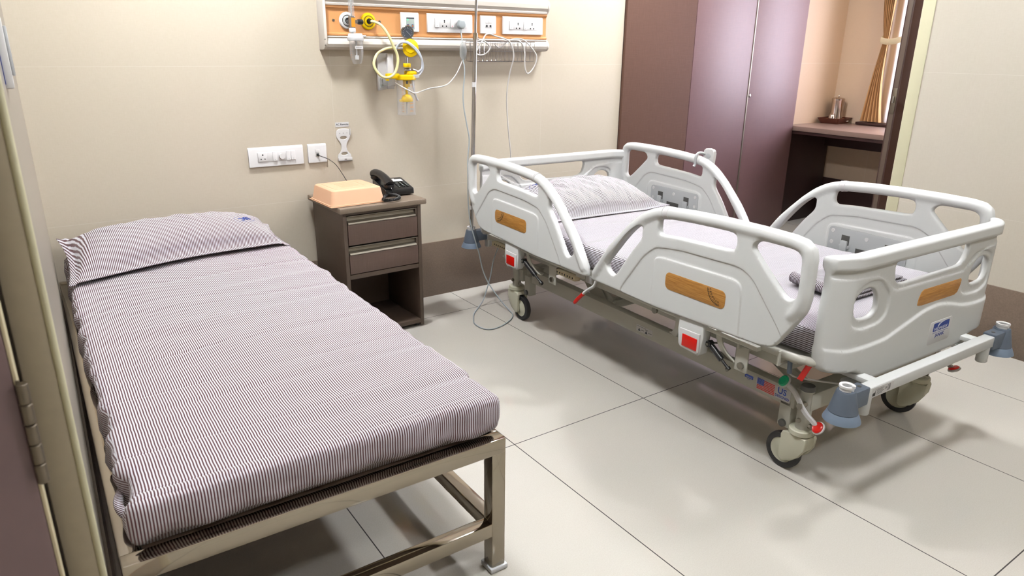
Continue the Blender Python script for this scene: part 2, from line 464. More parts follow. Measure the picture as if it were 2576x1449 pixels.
def plate(outer, holes, grid, thick, rim, relief=(), tube=None, edge=.0035):
    """returns (verts (x,y,z), faces): z = offset from the mid plane.
    thick: half thickness fn(pts); rim: rounding radius; tube: (centreline, radius)"""
    outer = smoothpoly(outer); holes = [smoothpoly(h_) for h_ in holes]
    loops = [dens(l, edge) for l in [outer]+holes]
    allseg = [np.array(l) for l in [outer]+holes]
    def dist(p): return np.min([seg_dist(p, l) for l in allseg], axis=0)
    cand = []
    x0, y0 = outer.min(0); x1, y1 = outer.max(0)
    gx, gy = np.meshgrid(np.arange(x0, x1, grid), np.arange(y0, y1, grid)); g = np.c_[gx.ravel(), gy.ravel()]
    g = g+np.random.RandomState(1).uniform(-.05, .05, g.shape)*grid
    g = g[inside(g, outer)]
    for h_ in holes: g = g[~inside(g, h_)]
    dg = dist(g); g = g[dg > rim*1.15]
    rp = []
    for poly, dl, sf in relief:
        q = dens(smoothpoly(poly), .006); nx = np.roll(q, -1, axis=0)-np.roll(q, 1, axis=0)
        nrm = np.c_[nx[:, 1], -nx[:, 0]]; nrm /= np.linalg.norm(nrm, axis=1)[:, None]+1e-9
        for o_ in (-.5, -.25, 0, .25, .5): rp.append(q+nrm*o_*sf)
    if rp:
        rp = np.vstack(rp); rp = rp[inside(rp, outer)]
        for h_ in holes: rp = rp[~inside(rp, h_)]
        rp = rp[dist(rp) > rim*1.1]
        # drop grid points crowding the relief lines
        cell = {}
        for q in rp: cell[(int(q[0]/.0035), int(q[1]/.0035))] = 1
        g = np.array([q for q in g if (int(q[0]/.0035), int(q[1]/.0035)) not in cell])
        g = np.vstack([g, rp])
    rings = []
    for l in loops:
        nx = np.roll(l, -1, axis=0)-np.roll(l, 1, axis=0); nrm = np.c_[nx[:, 1], -nx[:, 0]]
        nrm /= np.linalg.norm(nrm, axis=1)[:, None]+1e-9
        for fct in (.05, .16, .34, .6, 1.0):
            for sg in (1, -1):
                q = l+nrm*sg*rim*fct
                if fct >= .34: q = q[::2]
                ok = inside(q, outer)
                for h_ in holes: ok &= ~inside(q, h_)
                q = q[ok]
                if len(q): rings.append(q[dist(q) > rim*fct*.93])
    pts = np.vstack(loops+[r_ for r_ in rings if len(r_)]+[g])
    nb = sum(len(l) for l in loops)
    edges = []; k = 0
    for l in loops:
        edges += [(k+i, k+(i+1) % len(l)) for i in range(len(l))]; k += len(l)
    vs, es, fs, ov, oe, of = delaunay_2d_cdt([Vector(p) for p in pts], edges, [], 0, 1e-6, True)
    P = np.array([(v[0], v[1]) for v in vs]); isb = np.array([any(i < nb for i in o_) for o_ in ov])
    F = np.array([f for f in fs]); cen = P[F].mean(1)
    ok = inside(cen, np.array(outer))
    for h_ in holes: ok &= ~inside(cen, h_)
    F = F[ok]
    d = dist(P); d[isb] = 0
    T = thick(P)
    prof = np.sqrt(np.clip(1-(1-np.clip(d/rim, 0, 1))**2, 0, 1))
    z = T*prof
    if tube is not None:
        cl, tr_ = tube; dc = seg_dist(P, np.array(cl), False)
        z = np.maximum(z, np.sqrt(np.clip(tr_**2-dc**2, 0, None))*(d > 1e-6))
    rel = np.zeros(len(P))
    for poly, dl, sf in relief:
        q = smoothpoly(poly); sd = seg_dist(P, q); sd[~inside(P, q)] *= -1
        u_ = np.clip(sd/sf+.5, 0, 1); u_ = u_*u_*(3-2*u_); rel += dl*u_*np.clip(d/rim, 0, 1)
    used = np.zeros(len(P), bool); used[F.ravel()] = True
    idx = -np.ones(len(P), int); idx2 = idx.copy(); V_ = []
    for i in np.where(used)[0]:
        if isb[i]: idx[i] = idx2[i] = len(V_); V_.append((P[i][0], P[i][1], 0.))
        else:
            idx[i] = len(V_); V_.append((P[i][0], P[i][1], z[i]+rel[i]))
            idx2[i] = len(V_); V_.append((P[i][0], P[i][1], -z[i]-rel[i]))
    faces = [tuple(idx[j] for j in f) for f in F]+[tuple(idx2[j] for j in reversed(f)) for f in F]
    return V_, faces
def from_plate(name, data, fn, mat, parent, flip=False):
    V_, F = data; b = B()
    me = bpy.data.meshes.new(name)
    me.from_pydata([fn(*v) for v in V_], [], [tuple(reversed(f)) for f in F] if flip else F)
    me.materials.append(M[mat]); me.shade_smooth()
    o = bpy.data.objects.new(name, me); b.bm.free(); return link(o, parent)

# ============================================================ THE SETTING
YB = 0.0
XR = 2.147
b = B(); b.box((-2.6, -4.6, -.06), (4.7, .9, 0), 0); struct(b.done('floor', 'floor_tile'))
struct(slab('ceiling', 'ceiling_white', (-2.6, -4.6, CEIL), (4.7, .9, CEIL+.06)))
struct(slab('wall_back', 'wall_tile_back', (-1.6, 0, 0), (1.674, .12, CEIL)))
# left wall leans half a degree off square
def quad_wall(name, mat, p0, p1, th, z0=0, z1=CEIL, parent=None):
    """wall with its room face running p0 -> p1, thickness to the right of that direction"""
    d = Vector((p1[0]-p0[0], p1[1]-p0[1])).normalized(); n_ = Vector((d.y, -d.x))*th
    b = B(); b.prism([p0, p1, (p1[0]+n_.x, p1[1]+n_.y), (p0[0]+n_.x, p0[1]+n_.y)], z0, z1)
    return struct(b.done(name, mat, parent))
quad_wall('wall_left', 'wall_tile_side', (-1.404, -2.33), (-1.354, 0.0), -.10)
struct(slab('wall_right', 'wall_tile_side', (XR, -4.5, 0), (XR+.12, -1.536, CEIL)))
struct(slab('wall_front', 'wall_tile_side', (-2.6, -4.6, 0), (4.7, -4.5, CEIL)))
struct(slab('wall_entry_side', 'wall_tile_side', (-2.6, -4.5, 0), (-2.5, -2.30, CEIL)))
struct(slab('wall_entry_back', 'wall_tile_side', (-2.5, -2.36, 0), (-1.50, -2.24, CEIL)))
# skirting at back and right, dark shade strip at left
struct(slab('baseboard_back', 'skirting_tile', (-1.375, -.008, 0), (1.674, 0.001, .305), bev=.001))
struct(slab('baseboard_right', 'skirting_tile', (XR-.008, -4.5, 0), (XR+.001, -1.539, .305), bev=.001))
quad_wall('gap_shade_strip', 'skirting_tile', (-1.398, -2.33), (-1.3485, -.009), -.006, 0, .305)  # dark strip added to stand in for shade between cot and wall
# further room seen through the opening
struct(slab('wall_alcove_back', 'wall_paint_warm', (3.44, .055, 0), (4.18, .12, CEIL)))
b = B()
WY0, WY1, WZ0, WZ1 = -1.75, -.42, .80, 2.05
b.box((4.06, -4.5, 0), (4.18, WY0, CEIL), 0); b.box((4.06, WY1, 0), (4.18, .12, CEIL), 0)
b.box((4.06, WY0, 0), (4.18, WY1, WZ0), 0); b.box((4.06, WY0, WZ1), (4.18, WY1, CEIL), 0)
struct(b.done('wall_alcove_right', 'wall_paint_warm'))
struct(slab('baseboard_alcove', 'dark_counter_wood', (4.045, -4.4, 0), (4.061, .055, .32), bev=.001))
w = struct(B_ := slab('window_1', 'trim_cream', (4.08, WY0, WZ0), (4.16, WY0+.04, WZ1)))
b = B()
for lo, hi in (((4.09, WY1-.04, WZ0), (4.14, WY1, WZ1)), ((4.09, WY0, WZ1-.04), (4.14, WY1, WZ1)), ((4.09, WY0, WZ0), (4.14, WY1, WZ0+.04)),
               ((4.09, (WY0+WY1)/2-.02, WZ0), (4.14, (WY0+WY1)/2+.02, WZ1))): b.box(lo, hi, .002)
b.done('window_frame', 'trim_cream', w)
slab('pane', 'window_glass', (4.112, WY0+.03, WZ0+.03), (4.116, WY1-.03, WZ1-.03), w)
slab('window_sill', 'skirt_counter', (3.975, WY0-.05, .772), (4.075, WY1+.22, .792), w, .003)
# cream door jamb at the end of the right wall
b = B(); b.box((XR-.004, -1.537, 0), (XR+.055, -1.479, CEIL-.002), .003)
b.done('trim_1', 'trim_cream'); struct(bpy.data.objects['trim_1'])
# open dark door leaf beyond
b = B(); b.box((2.45, -1.285, .008), (3.22, -1.245, 2.1), .002)
dl = struct(b.done('door_1', 'door_dark'))
b = B(); b.box((2.4482, -1.277, .008), (2.4499, -1.253, 2.1), .0004); b.done('edge_band', 'brown_edge', dl)
b = B(); b.box((2.4465, -1.2765, .995), (2.4485, -1.2535, 1.125), .0005)
b.mat('bolt'); b.box((2.438, -1.27, 1.05), (2.448, -1.26, 1.085), .002)
b.mats = ['hinge_steel', 'bolt']; b.done('lock_plate', None, dl)
b = B(); mt = Matrix.Translation((2.55, -1.285, 1.035)) @ Matrix.Rotation(PI/2, 4, 'X')
b.lathe([(0, 0), (.034, 0), (.034, .006), (.026, .010), (.013, .012), (.011, .035), (.02, .042), (.027, .055), (.024, .068), (0, .074)], mt)
b.done('knob', 'steel', dl)
# foreground: steel door frame and hinged leaf beside the camera
b = B(); b.box((-1.4335, -2.42, 0), (-1.4030, -2.335, CEIL-.02), .002); b.box((-1.4045, -2.414, 0), (-1.3965, -2.335, CEIL-.02), .0035, 3)
b.mats = ['frame_gray']; fr = b.done('trim_2', None); struct(fr)
b = B(); b.box((-1.4035, -2.4215, 0), (-1.3955, -2.409, CEIL-.02), .0035, 3); b.done('frame_lip', 'trim_cream', fr)
b = B(); b.box((-2.2, -2.475, .01), (-1.4385, -2.437, 2.1), .002); lf = struct(b.done('door_2', 'door_purple'))
b = B()
for k in range(5):
    z0 = .872+k*.0228
    b.lathe([(0, z0), (.0049, z0), (.0056, z0+.0007), (.0056, z0+.0209), (.0049, z0+.0217), (0, z0+.0217)], Matrix.Translation((-1.4325, -2.481, 0)), 20)
b.box((-1.4368, -2.4775, .870), (-1.4335, -2.4755, .987), .0004)
b.done('hinge', 'hinge_steel', lf)
b = B(); b.box((-1.4384, -2.4745, .01), (-1.4352, -2.440, 2.1), .0008); b.done('leaf_edge', 'cream_rail', lf)

# ceiling lamps, the last one an added fill out of view
LL = ['square ceiling lamp above the cot pillow', 'square ceiling lamp above the head of the hospital bed', 'square ceiling lamp above the foot of the cot',
      'square ceiling lamp above the foot of the hospital bed', 'square ceiling lamp in the far room', 'unseen square fill lamp added behind the camera']
for i, (x, y) in enumerate(PANELS):
    t_ = thing('ceiling_lamp', LL[i], 'lamp', (x, y, CEIL), 0, 'square ceiling lamps')
    b = B(); h = .012; q, e = .112, .130
    for lo, hi in (((-e, -e, -h), (e, -q, 0)), ((-e, q, -h), (e, e, 0)), ((-e, -q, -h), (-q, q, 0)), ((q, -q, -h), (e, q, 0))):
        b.box(lo, hi, .002)
    b.done('frame', 'plastic_pure', t_)
    b = B(); b.box((-q, -q, -.009), (q, q, -.003), 0); b.done('diffuser', ('lamp_diffuser', 'lamp_diffuser', 'lamp_diffuser_soft', 'lamp_diffuser_soft', 'lamp_diffuser_warm', 'lamp_diffuser_soft')[i], t_)

# ============================================================ CLOTH HELPERS
def set_stripe(o, fn):
    me = o.data; a = me.attributes.new('stripe', 'FLOAT_VECTOR', 'CORNER')
    vals = np.zeros(len(me.loops)*3, np.float32)
    for p in me.polygons:
        n_ = p.normal
        for li in p.loop_indices: vals[li*3] = fn(me.vertices[me.loops[li].vertex_index].co, n_)
    a.data.foreach_set('vector', vals)
def nz(x, y, z=0): return noise.noise(Vector((x, y, z)))
def roundbox(name, lo, hi, r, step, mat, parent, disp):
    """upholstered block: fine grid, rounded edges, displaced along the normal"""
    b = B(); lo = Vector(lo); hi = Vector(hi); cache = {}
    def vert(p):
        k = (round(p[0], 5), round(p[1], 5), round(p[2], 5))
        if k in cache: return cache[k]
        q = Vector([min(max(p[i], lo[i]+r), hi[i]-r) for i in range(3)]); d = Vector(p)-q
        n_ = d.normalized(); c = q+n_*r
        cache[k] = b.bm.verts.new(c+n_*disp(c, n_)); return cache[k]
    for ax in range(3):
        i, j = [(1, 2), (2, 0), (0, 1)][ax]
        ni = max(2, round((hi[i]-lo[i])/step)); nj = max(2, round((hi[j]-lo[j])/(step if j != 2 else step*.7)))
        if i == 2: ni = max(4, round((hi[i]-lo[i])/(step*.7)))
        # shared subdivisions per axis keep the edges matched
        cnt = [max(4, round((hi[k]-lo[k])/step)) for k in range(3)]; ni, nj = cnt[i], cnt[j]
        for side in (0, 1):
            G = []
            for a_ in range(ni+1):
                row = []
                for c_ in range(nj+1):
                    p = [0, 0, 0]; p[ax] = (lo, hi)[side][ax]
                    fa = a_/ni; fc = c_/nj
                    p[i] = lo[i]+(hi[i]-lo[i])*fa; p[j] = lo[j]+(hi[j]-lo[j])*fc
                    row.append(vert(p))
                G.append(row)
            for a_ in range(ni):
                for c_ in range(nj):
                    f = [G[a_][c_], G[a_+1][c_], G[a_+1][c_+1], G[a_][c_+1]]
                    if not side: f.reverse()
                    try: b.bm.faces.new(f)
                    except ValueError: pass
    return b.done(name, mat, parent, angle=180)
def pillow(name, mat, parent, fmap, T, na=84, nb=52, puff=.5, wr=1.0):
    """fmap(a, b, h) -> position, a and b in -1..1, h above the resting sheet"""
    b = B(); V_, F = [], []
    def hgt(a, c):
        fa = max(0, 1-(abs(a)/.93)**2.8); fc = max(0, 1-(abs(c)/.88)**2.4)
        return T*(fa**puff)*(fc**puff)
    for sgn in (1, -1):
        off = len(V_)
        for i in range(na+1):
            for j in range(nb+1):
                a = -1+2*i/na; c = -1+2*j/nb; h = hgt(a, c)
                w_ = wr*(.0055*nz(a*5, c*1.6, 3)+.004*nz(a*11+c*3, c*3, 9)+.0025*nz(a*22, c*5, 1))*min(1, h/T*3)
                hh = (h*.86+w_+.0035) if sgn > 0 else -min(h*.14, .01)+.0
                V_.append(fmap(a, c, hh))
        for i in range(na):
            for j in range(nb):
                q = [off+i*(nb+1)+j, off+(i+1)*(nb+1)+j, off+(i+1)*(nb+1)+j+1, off+i*(nb+1)+j+1]
                F.append(q if sgn > 0 else q[::-1])
    N = (na+1)*(nb+1)
    rim = [i*(nb+1) for i in range(na+1)]+[na*(nb+1)+j for j in range(1, nb+1)]+[i*(nb+1)+nb for i in range(na-1, -1, -1)]+[j for j in range(nb-1, 0, -1)]
    for k in range(len(rim)):
        a, c = rim[k], rim[(k+1) % len(rim)]; F.append([c, a, a+N, c+N])
    b.mesh(V_, F)
    bmesh.ops.recalc_face_normals(b.bm, faces=b.bm.faces)
    return b.done(name, mat, parent, angle=180)

# ============================================================ STEEL COT (left)
CX0, CX1, CY0, CY1 = -1.363, -.5175, -2.008, -.035
CROT = math.radians(-.6)
cot = thing('steel_cot', 'low polished square tube steel cot against the left wall', 'bed', ((CX0+CX1)/2, (CY0+CY1)/2, 0), CROT)
def L(x, y, z): return (x-(CX0+CX1)/2, y-(CY0+CY1)/2, z)
def cbox(name, lo, hi, mat='polished_steel', parent=cot, bev=.0025):
    b = B(); b.box(L(*lo), L(*hi), bev); return b.done(name, mat, parent)
T_ = .04
for x in (CX0, CX1-T_):
    for y in (CY0, CY1-T_):
        lg = cbox('leg', (x, y, .012), (x+T_, y+T_, .392))
        b = B(); b.box(L(x-.006, y-.006, .002), L(x+T_+.006, y+T_+.006, .016), .003)
        b.cyl(L(x+T_/2, y+T_/2, 0), L(x+T_/2, y+T_/2, .012), .016, .019); b.done('foot_cap', 'cap_white', lg)
cbox('end_rail', (CX0+.0002, CY0-.0006, .352), (CX1-.0002, CY0+T_-.001, .3935))
cbox('end_rail', (CX0+.001, CY1-T_+.001, .352), (CX1-.001, CY1-.0005, .3935))
cbox('side_rail', (CX1-T_+.001, CY0+T_-.0005, .352), (CX1+.0004, CY1-T_, .3932))
cbox('side_rail', (CX0-.0004, CY0+T_-.0005, .352), (CX0+T_-.001, CY1-T_, .3932))
cbox('end_stretcher', (CX0+T_-.001, CY0+.0003, .113), (CX1-T_+.001, CY0+T_-.001, .152))
cbox('side_stretcher', (CX1-T_+.001, CY0+T_-.001, .112), (CX1-.001, CY1-T_, .151))
cbox('side_stretcher', (CX0+.001, CY0+T_-.001, .112), (CX0+T_-.001, CY1-T_, .151))
for k in range(6):
    y = CY0+.25+k*.29
    cbox('cross_slat', (CX0+T_, y, .362), (CX1-T_, y+.04, .384))
cbox('deck', (CX0+T_, CY0+T_, .384), (CX1-T_, CY1-T_, .3925), 'brown_edge', bev=.001)

def mdisp(c, n_):
    x, y, z = c
    w_ = .0034*nz(x*1.6, y*7, 1)+.0030*nz(x*2.4, y*17, 5)+.0018*nz(x*9, y*9, 2)
    for y0, sl, amp in ((-.42, .10, .004), (-.62, .07, .003), (-.93, -.03, .0035), (-1.30, .05, .003), (-.78, .12, .0025), (-1.62, .03, .003), (-1.86, .02, .004)):
        t_ = (y-(y0+sl*(x+.93)+.012*nz(x*4, y0*9)))/.012
        if abs(t_) < 4: w_ -= 1.5*amp*math.exp(-t_*t_)*(.55+.45*nz(x*3, y0*7, 4))
    side = abs(n_.x)
    w_ *= (1+1.3*side)
    if side > .3: w_ += side*(.012*nz(y*11, z*9, 2)+.006*nz(y*27, z*14, 6))*(1.3 if n_.x < 0 else .5)
    if n_.y < -.3:
        w_ += -n_.y*(.006*nz(x*13, z*5, 8)+.004*nz(x*30, z*9, 3))
        if z < .43: w_ += n_.y*-.010*nz(x*9, 3)-.012*max(0, (.43-z)/.03)*(1 if x < -.66 else .35)
    return w_
mt_ = roundbox('cot_mattress', (-1.336, -1.992, .397), (-.515, -.055, .503), .026, .0135, 'striped_cotton_cot', None, mdisp)
set_stripe(mt_, lambda c, n_: (c.x if abs(n_.x) < .75 else (-.515+(.503-c.z) if n_.x > 0 else -1.336-(.503-c.z))))
CMX = Matrix.Translation(((CX0+CX1)/2, (CY0+CY1)/2, 0)) @ Matrix.Rotation(CROT, 4, 'Z') @ Matrix.Translation((-(CX0+CX1)/2, -(CY0+CY1)/2, 0))
mt_.matrix_world = CMX
tag(mt_, 'cot mattress in a taut brown and white striped sheet on the steel cot', 'mattress')
# small tucked fold of the sheet at the near left corner
b = B(); b.tube([(-1.318, -1.93, .425), (-1.341, -1.90, .440), (-1.345, -1.87, .447), (-1.336, -1.83, .445)], .009, 10)
fo = b.done('sheet_fold', 'striped_cotton', mt_, 180); set_stripe(fo, lambda c, n_: c.y+c.z)

def pm_left(a, c, h):
    x = -.925+.408*a*(.955+.045*c*c)
    yf = -.515+.165*(a+1)/2+.02*math.cos(a*3); yb = -.062-.012*(a+1)/2
    t_ = (c*(.95+.05*a*a)+1)/2
    y = yf+(yb-yf)*t_
    base = .512+.030*t_+.020*t_*max(0, -a)**2+(.006 if abs(a) < .93 else 0)-.012*(1-t_)*0
    if a > .86: base -= .012*(a-.86)/.14
    if a < -.86: base += .012*(-a-.86)/.14*t_
    return (x, y, base+h)
pl = pillow('cot_pillow', 'striped_cotton', None, pm_left, .125)
set_stripe(pl, lambda c, n_: c.x+.25*max(0, -1.24-c.x)*8*(c.y+.5))
tag(pl, 'striped pillow with blue embroidered letters lying on the steel cot against the wall', 'pillow')
def hleft(a, c):
    fa = max(0, 1-(abs(a)/.93)**2.8); fc = max(0, 1-(abs(c)/.88)**2.4); h = .125*(fa**.5)*(fc**.5)
    w_ = (.0055*nz(a*5, c*1.6, 3)+.004*nz(a*11+c*3, c*3, 9)+.0025*nz(a*22, c*5, 1))*min(1, h/.125*3)
    return h*.86+w_+.0035
def emboss(name, s, size, ang, a0, c0, sx_, sy_, fmap, hf, parent, mat='thread_blue', oval=True, lift=.0012):
    """embroidery laid over a pillow: flat text pushed onto the cloth"""
    o = text(name, s, size, mat, parent, Matrix.Identity(4), .0004, bold=.0006)
    ca, sa = math.cos(ang), math.sin(ang)
    bm_ = bmesh.new(); bm_.from_mesh(o.data)
    if oval:
        r0, r1 = size*1.5, size*.85; N = 48; pv = []
        for k in range(N):
            t_ = 2*PI*k/N
            pv.append((bm_.verts.new((r0*math.cos(t_), r1*math.sin(t_), .0004)), bm_.verts.new(((r0-.0013)*math.cos(t_), (r1-.0013)*math.sin(t_), .0004))))
        for k in range(N): bm_.faces.new((pv[k][0], pv[(k+1) % N][0], pv[(k+1) % N][1], pv[k][1]))
    bmesh.ops.triangulate(bm_, faces=bm_.faces)
    bmesh.ops.subdivide_edges(bm_, edges=[e for e in bm_.edges if e.calc_length() > .005], cuts=2)
    for v in bm_.verts:
        x, y, z = v.co; X = x*ca-y*sa; Y = x*sa+y*ca
        a, c = a0+X/sx_, c0+Y/sy_
        v.co = fmap(a, c, hf(a, c)+lift+z)
    bm_.to_mesh(o.data); bm_.free(); return o
emboss('embroidery', 'SSC', .036, math.radians(215), .66, -.26, .408, .20, pm_left, hleft, pl)

# ============================================================ HOSPITAL BED
bed = thing('hospital_bed', 'white electric hospital bed on four castors with raised side rails', 'bed', (.862, -2.18, 0), math.radians(-2))
WH = 'plastic_white'
# --- side rails
R_out = [(.955, .452), (.945, .440), (.795, .440), (.586, .437), (.348, .447), (.22, .452), (.125, .458), (.090, .472), (.042, .545), (.006, .605), (.001, .64), (.000, .70),
         (.002, .765), (.012, .795), (.035, .811), (.08, .818), (.18, .820), (.313, .819), (.46, .813), (.56, .805), (.615, .795), (.66, .778), (.706, .750), (.753, .711),
         (.80, .662), (.851, .605), (.895, .540), (.940, .485)]
H1 = [(.862, .520), (.860, .531), (.834, .574), (.798, .624), (.756, .673), (.715, .708), (.685, .724), (.683, .668), (.73, .615), (.765, .565), (.80, .512), (.82, .494), (.848, .503)]
H2 = [(.602, .760), (.600, .703), (.519, .712), (.397, .718), (.272, .723), (.271, .776), (.36, .777), (.457, .772), (.54, .766)]
H3 = [(.200, .765), (.182, .776), (.071, .776), (.050, .767), (.043, .750), (.041, .652), (.047, .637), (.066, .628), (.088, .638), (.141, .685), (.196, .736), (.208, .75)]
HND = [(.928, .473), (.878, .547), (.835, .598), (.785, .649), (.74, .694), (.695, .729), (.652, .756), (.61, .774), (.56, .784), (.46, .792), (.313, .798), (.18, .799), (.08, .797),
       (.045, .792), (.027, .779), (.0215, .76), (.021, .70), (.021, .645), (.032, .612), (.05, .585)]
G1 = [(.795, .40), (.775, .46), (.667, .608), (.611, .655), (.498, .671), (.247, .679), (.198, .658), (.075, .52), (.04, .42), (.10, .38)]
G2 = [(.613, .38), (.613, .595), (.607, .617), (.584, .627), (.255, .636), (.231, .621), (.22, .38)]
def rail_thick(P):
    body = np.full(len(P), .0135)
    return body
rail_data = plate(R_out, [H1, H2, H3], .0085, rail_thick, .008, [(G1, -.003, .006), (G2, .004, .007)], (HND, .0212))
def rail(end, side):
    """end 'foot'/'head'; side -1 near, +1 far"""
    uc = -.505 if side < 0 else .487
    fv = (lambda s: s-.068) if end == 'foot' else (lambda s: 1.865-s)
    sv = 1 if end == 'foot' else -1
    r = from_plate('side_rail', rail_data, lambda s, w, z: (uc+side*z, fv(s), w), WH, bed, flip=(sv*side < 0))
    mx = Matrix(((0, 0, side, uc), (sv, 0, 0, fv(0)), (0, 1, 0, 0), (0, 0, 0, 1)))   # (s, w, n) -> bed space
    def fin(b, name, mat): bmesh.ops.recalc_face_normals(b.bm, faces=b.bm.faces); return b.done(name, mat, r)
    # oak inlay on the outer face
    def rr(cx, cy, hw, hh, rad, n_=8, slope=0):
        out = []
        for k, (sx_, sy_) in enumerate(((1, 1), (-1, 1), (-1, -1), (1, -1))):
            for j in range(n_+1):
                a = PI/2*(k+j/n_); x = cx+sx_*(hw-rad)+rad*math.cos(a); y = cy+sy_*(hh-rad)+rad*math.sin(a)
                out.append((x, y+slope*(x-cx)))
        return out
    cs = .416 if end == 'foot' else .392
    b = B(); b.prism(rr(cs, .556, .131, .030, .018, slope=-.01), .0125, .0158, mx, .0008); o = fin(b, 'oak_inlay', 'oak_inlay')
    # neck where the two halves of the handrail meet
    b = B(); ca_, cb_ = (.578, .7815), (.560, .784)
    b.cyl(mx @ Vector((ca_[0], ca_[1], 0)), mx @ Vector((cb_[0], cb_[1], 0)), .0222, n=28); b.cyl(mx @ Vector((.584, .7802, 0)), mx @ Vector((.5825, .7806, 0)), .0228, n=28)
    b.done('rail_collar', 'plastic_pure', r)
    if side < 0:
        # angle dial printed on the inlay
        b = B(); cxs = cs-.131+.022; cyw = .586; R0 = .052; zz = .0162
        arc = [mx @ Vector((cxs+R0*math.cos(a), cyw-R0*math.sin(a), zz)) for a in [math.radians(4+k*86/20) for k in range(21)]]
        b.tube(arc, .0007, 6, 0)
        for k in range(13):
            a = math.radians(6+k*82/12)
            p0 = mx @ Vector((cxs+(R0-.001)*math.cos(a), cyw-(R0-.001)*math.sin(a), zz)); p1 = mx @ Vector((cxs+(R0-.0055)*math.cos(a), cyw-(R0-.0055)*math.sin(a), zz))
            b.cyl(p0, p1, .0006, n=6)
        d = b.done('angle_dial', 'ink_black', r)
        xd = (0, side, 0)
        for k, s_ in enumerate(('75', '60', '45', '30', '15', '0', '15')):
            a = math.radians(8+k*76/6); p = mx @ Vector((cxs+(R0-.0115)*math.cos(a), cyw-(R0-.0115)*math.sin(a), zz))
            text('dial_number', s_, .0078, 'ink_black', r, frame(p, (0, -1, 0), (0, 0, 1)), .0002)
    else:
        # grey cover plate with latches on the inner face
        mi = mx @ Matrix.Diagonal((1, 1, -1, 1))
        b = B(); b.prism(rr(.43, .540, .168, .076, .016), .0145, .0185, mi, .001)
        o = fin(b, 'inner_cover', 'plastic_grey_white')
        for (x, y) in ((.28, .60), (.43, .59), (.58, .598), (.28, .55), (.58, .55)):
            b = B(); b.cyl(mi @ Vector((x, y, .0185)), mi @ Vector((x, y, .0205)), .0085, .0075, 16); b.done('screw_cap', 'plastic_pure', r)
        for x in (.335, .52):
            b = B(); b.box((x-.018, .545, .0180), (x+.018, .588, .0190), .001, mtx=mi); fin(b, 'latch_recess', 'dark_grey')
            b = B(); b.box((x-.015, .51, .0185), (x+.015, .567, .030), .005, mtx=mi); b.box((x-.022, .535, .018), (x+.022, .548, .024), .002, mtx=mi); fin(b, 'latch', 'plastic_grey_white')
        b = B(); b.box((.385, .500, .0180), (.47, .545, .0192), .001, mtx=mi); fin(b, 'slot_recess', 'dark_grey')
    # release housing with red catch under the rail
    s0 = .365 if end == 'foot' else .337
    b = B(); b.prism([(s0+.006, .338), (s0+.018, .328), (s0+.098, .333), (s0+.108, .345), (s0+.112, .40), (s0+.112, .445), (s0, .448), (s0, .40)], -.030, .006, mx, .004)
    hs = fin(b, 'release_housing', WH)
    b = B(); b.prism([(s0+.010, .345), (s0+.020, .335), (s0+.094, .339), (s0+.101, .347), (s0+.102, .405), (s0+.012, .408)], .004, .010, mx, .002)
    fin(b, 'release_bezel', 'plastic_pure')
    b = B(); b.box((s0+.020, .346, .008), (s0+.086, .389, .0125), .0015, mtx=mx); fin(b, 'release_catch', 'red_plastic')
    # swing arms
    sg = 1
    for (sa, sb) in ((.315, .235), (.50, .56)):
        b = B(); pts = [(sa, .447, -.012), (sa, .41, -.016), (sa-.2*(sa-sb), .372, -.026), (sa-.6*(sa-sb), .345, -.04), (sb, .335, -.055)]
        b.ribbon([mx @ Vector(p) for p in pts], (0, 1, .25), .024, .007)
        fin(b, 'swing_arm', 'painted_steel')
    b = B(); b.box((.16, .425, -.030), (.90, .441, -.006), .003, mtx=mx); fin(b, 'rail_carrier', 'painted_steel')
    return r
for e_ in ('foot', 'head'):
    for s_ in (-1, 1): rail(e_, s_)

# --- end boards
EB = [(-.486, .735), (-.488, .757), (-.475, .770), (-.40, .7705), (.40, .7705), (.475, .770), (.488, .757), (.486, .735), (.483, .69), (.487, .62), (.487, .54), (.484, .46), (.474, .41), (.45, .392),
      (.33, .380), (.30, .362), (.26, .352), (-.24, .352), (-.28, .362), (-.31, .385), (-.34, .398), (-.455, .415), (-.476, .428), (-.484, .47), (-.486, .60), (-.483, .69)]
SLOT = [(-.205, .722), (.225, .722), (.226, .70), (.215, .672), (.19, .650), (-.15, .645), (-.185, .655), (-.198, .68)]
OVL = [(-.385, .598), (-.384, .640), (-.350, .661), (-.308, .661), (-.278, .640), (-.265, .600), (-.275, .575), (-.305, .566), (-.365, .572)]
OVR = [(-x, y) for x, y in OVL][::-1]
def board_thick(P):
    t_ = np.clip((P[:, 1]-.724)/.004, 0, 1); t_ = t_*t_*(3-2*t_)
    return .0135+.0095*t_
REC = [(-.392, .555), (-.392, .665), (-.335, .684), (-.27, .680), (-.212, .625), (-.212, .565), (-.245, .540), (-.34, .536)]
RIDGE = [(-.52, .722), (-.52, .706), (-.29, .694), (-.235, .665), (-.19, .632), (.22, .628), (.28, .655), (.33, .688), (.52, .706), (.52, .722)]
WAVE = [(-.55, .50), (-.40, .482), (-.30, .477), (-.20, .480), (-.10, .507), (.0, .533), (.085, .540), (.16, .527), (.24, .506), (.33, .498), (.55, .505), (.55, .30), (-.55, .30)]
board_data = plate(EB, [SLOT, OVL, OVR], .0090, board_thick, .0090, [(REC, -.0055, .009), ([(-x, y) for x, y in REC][::-1], -.0055, .009), (RIDGE, -.0045, .005), (WAVE, .006, .012)])
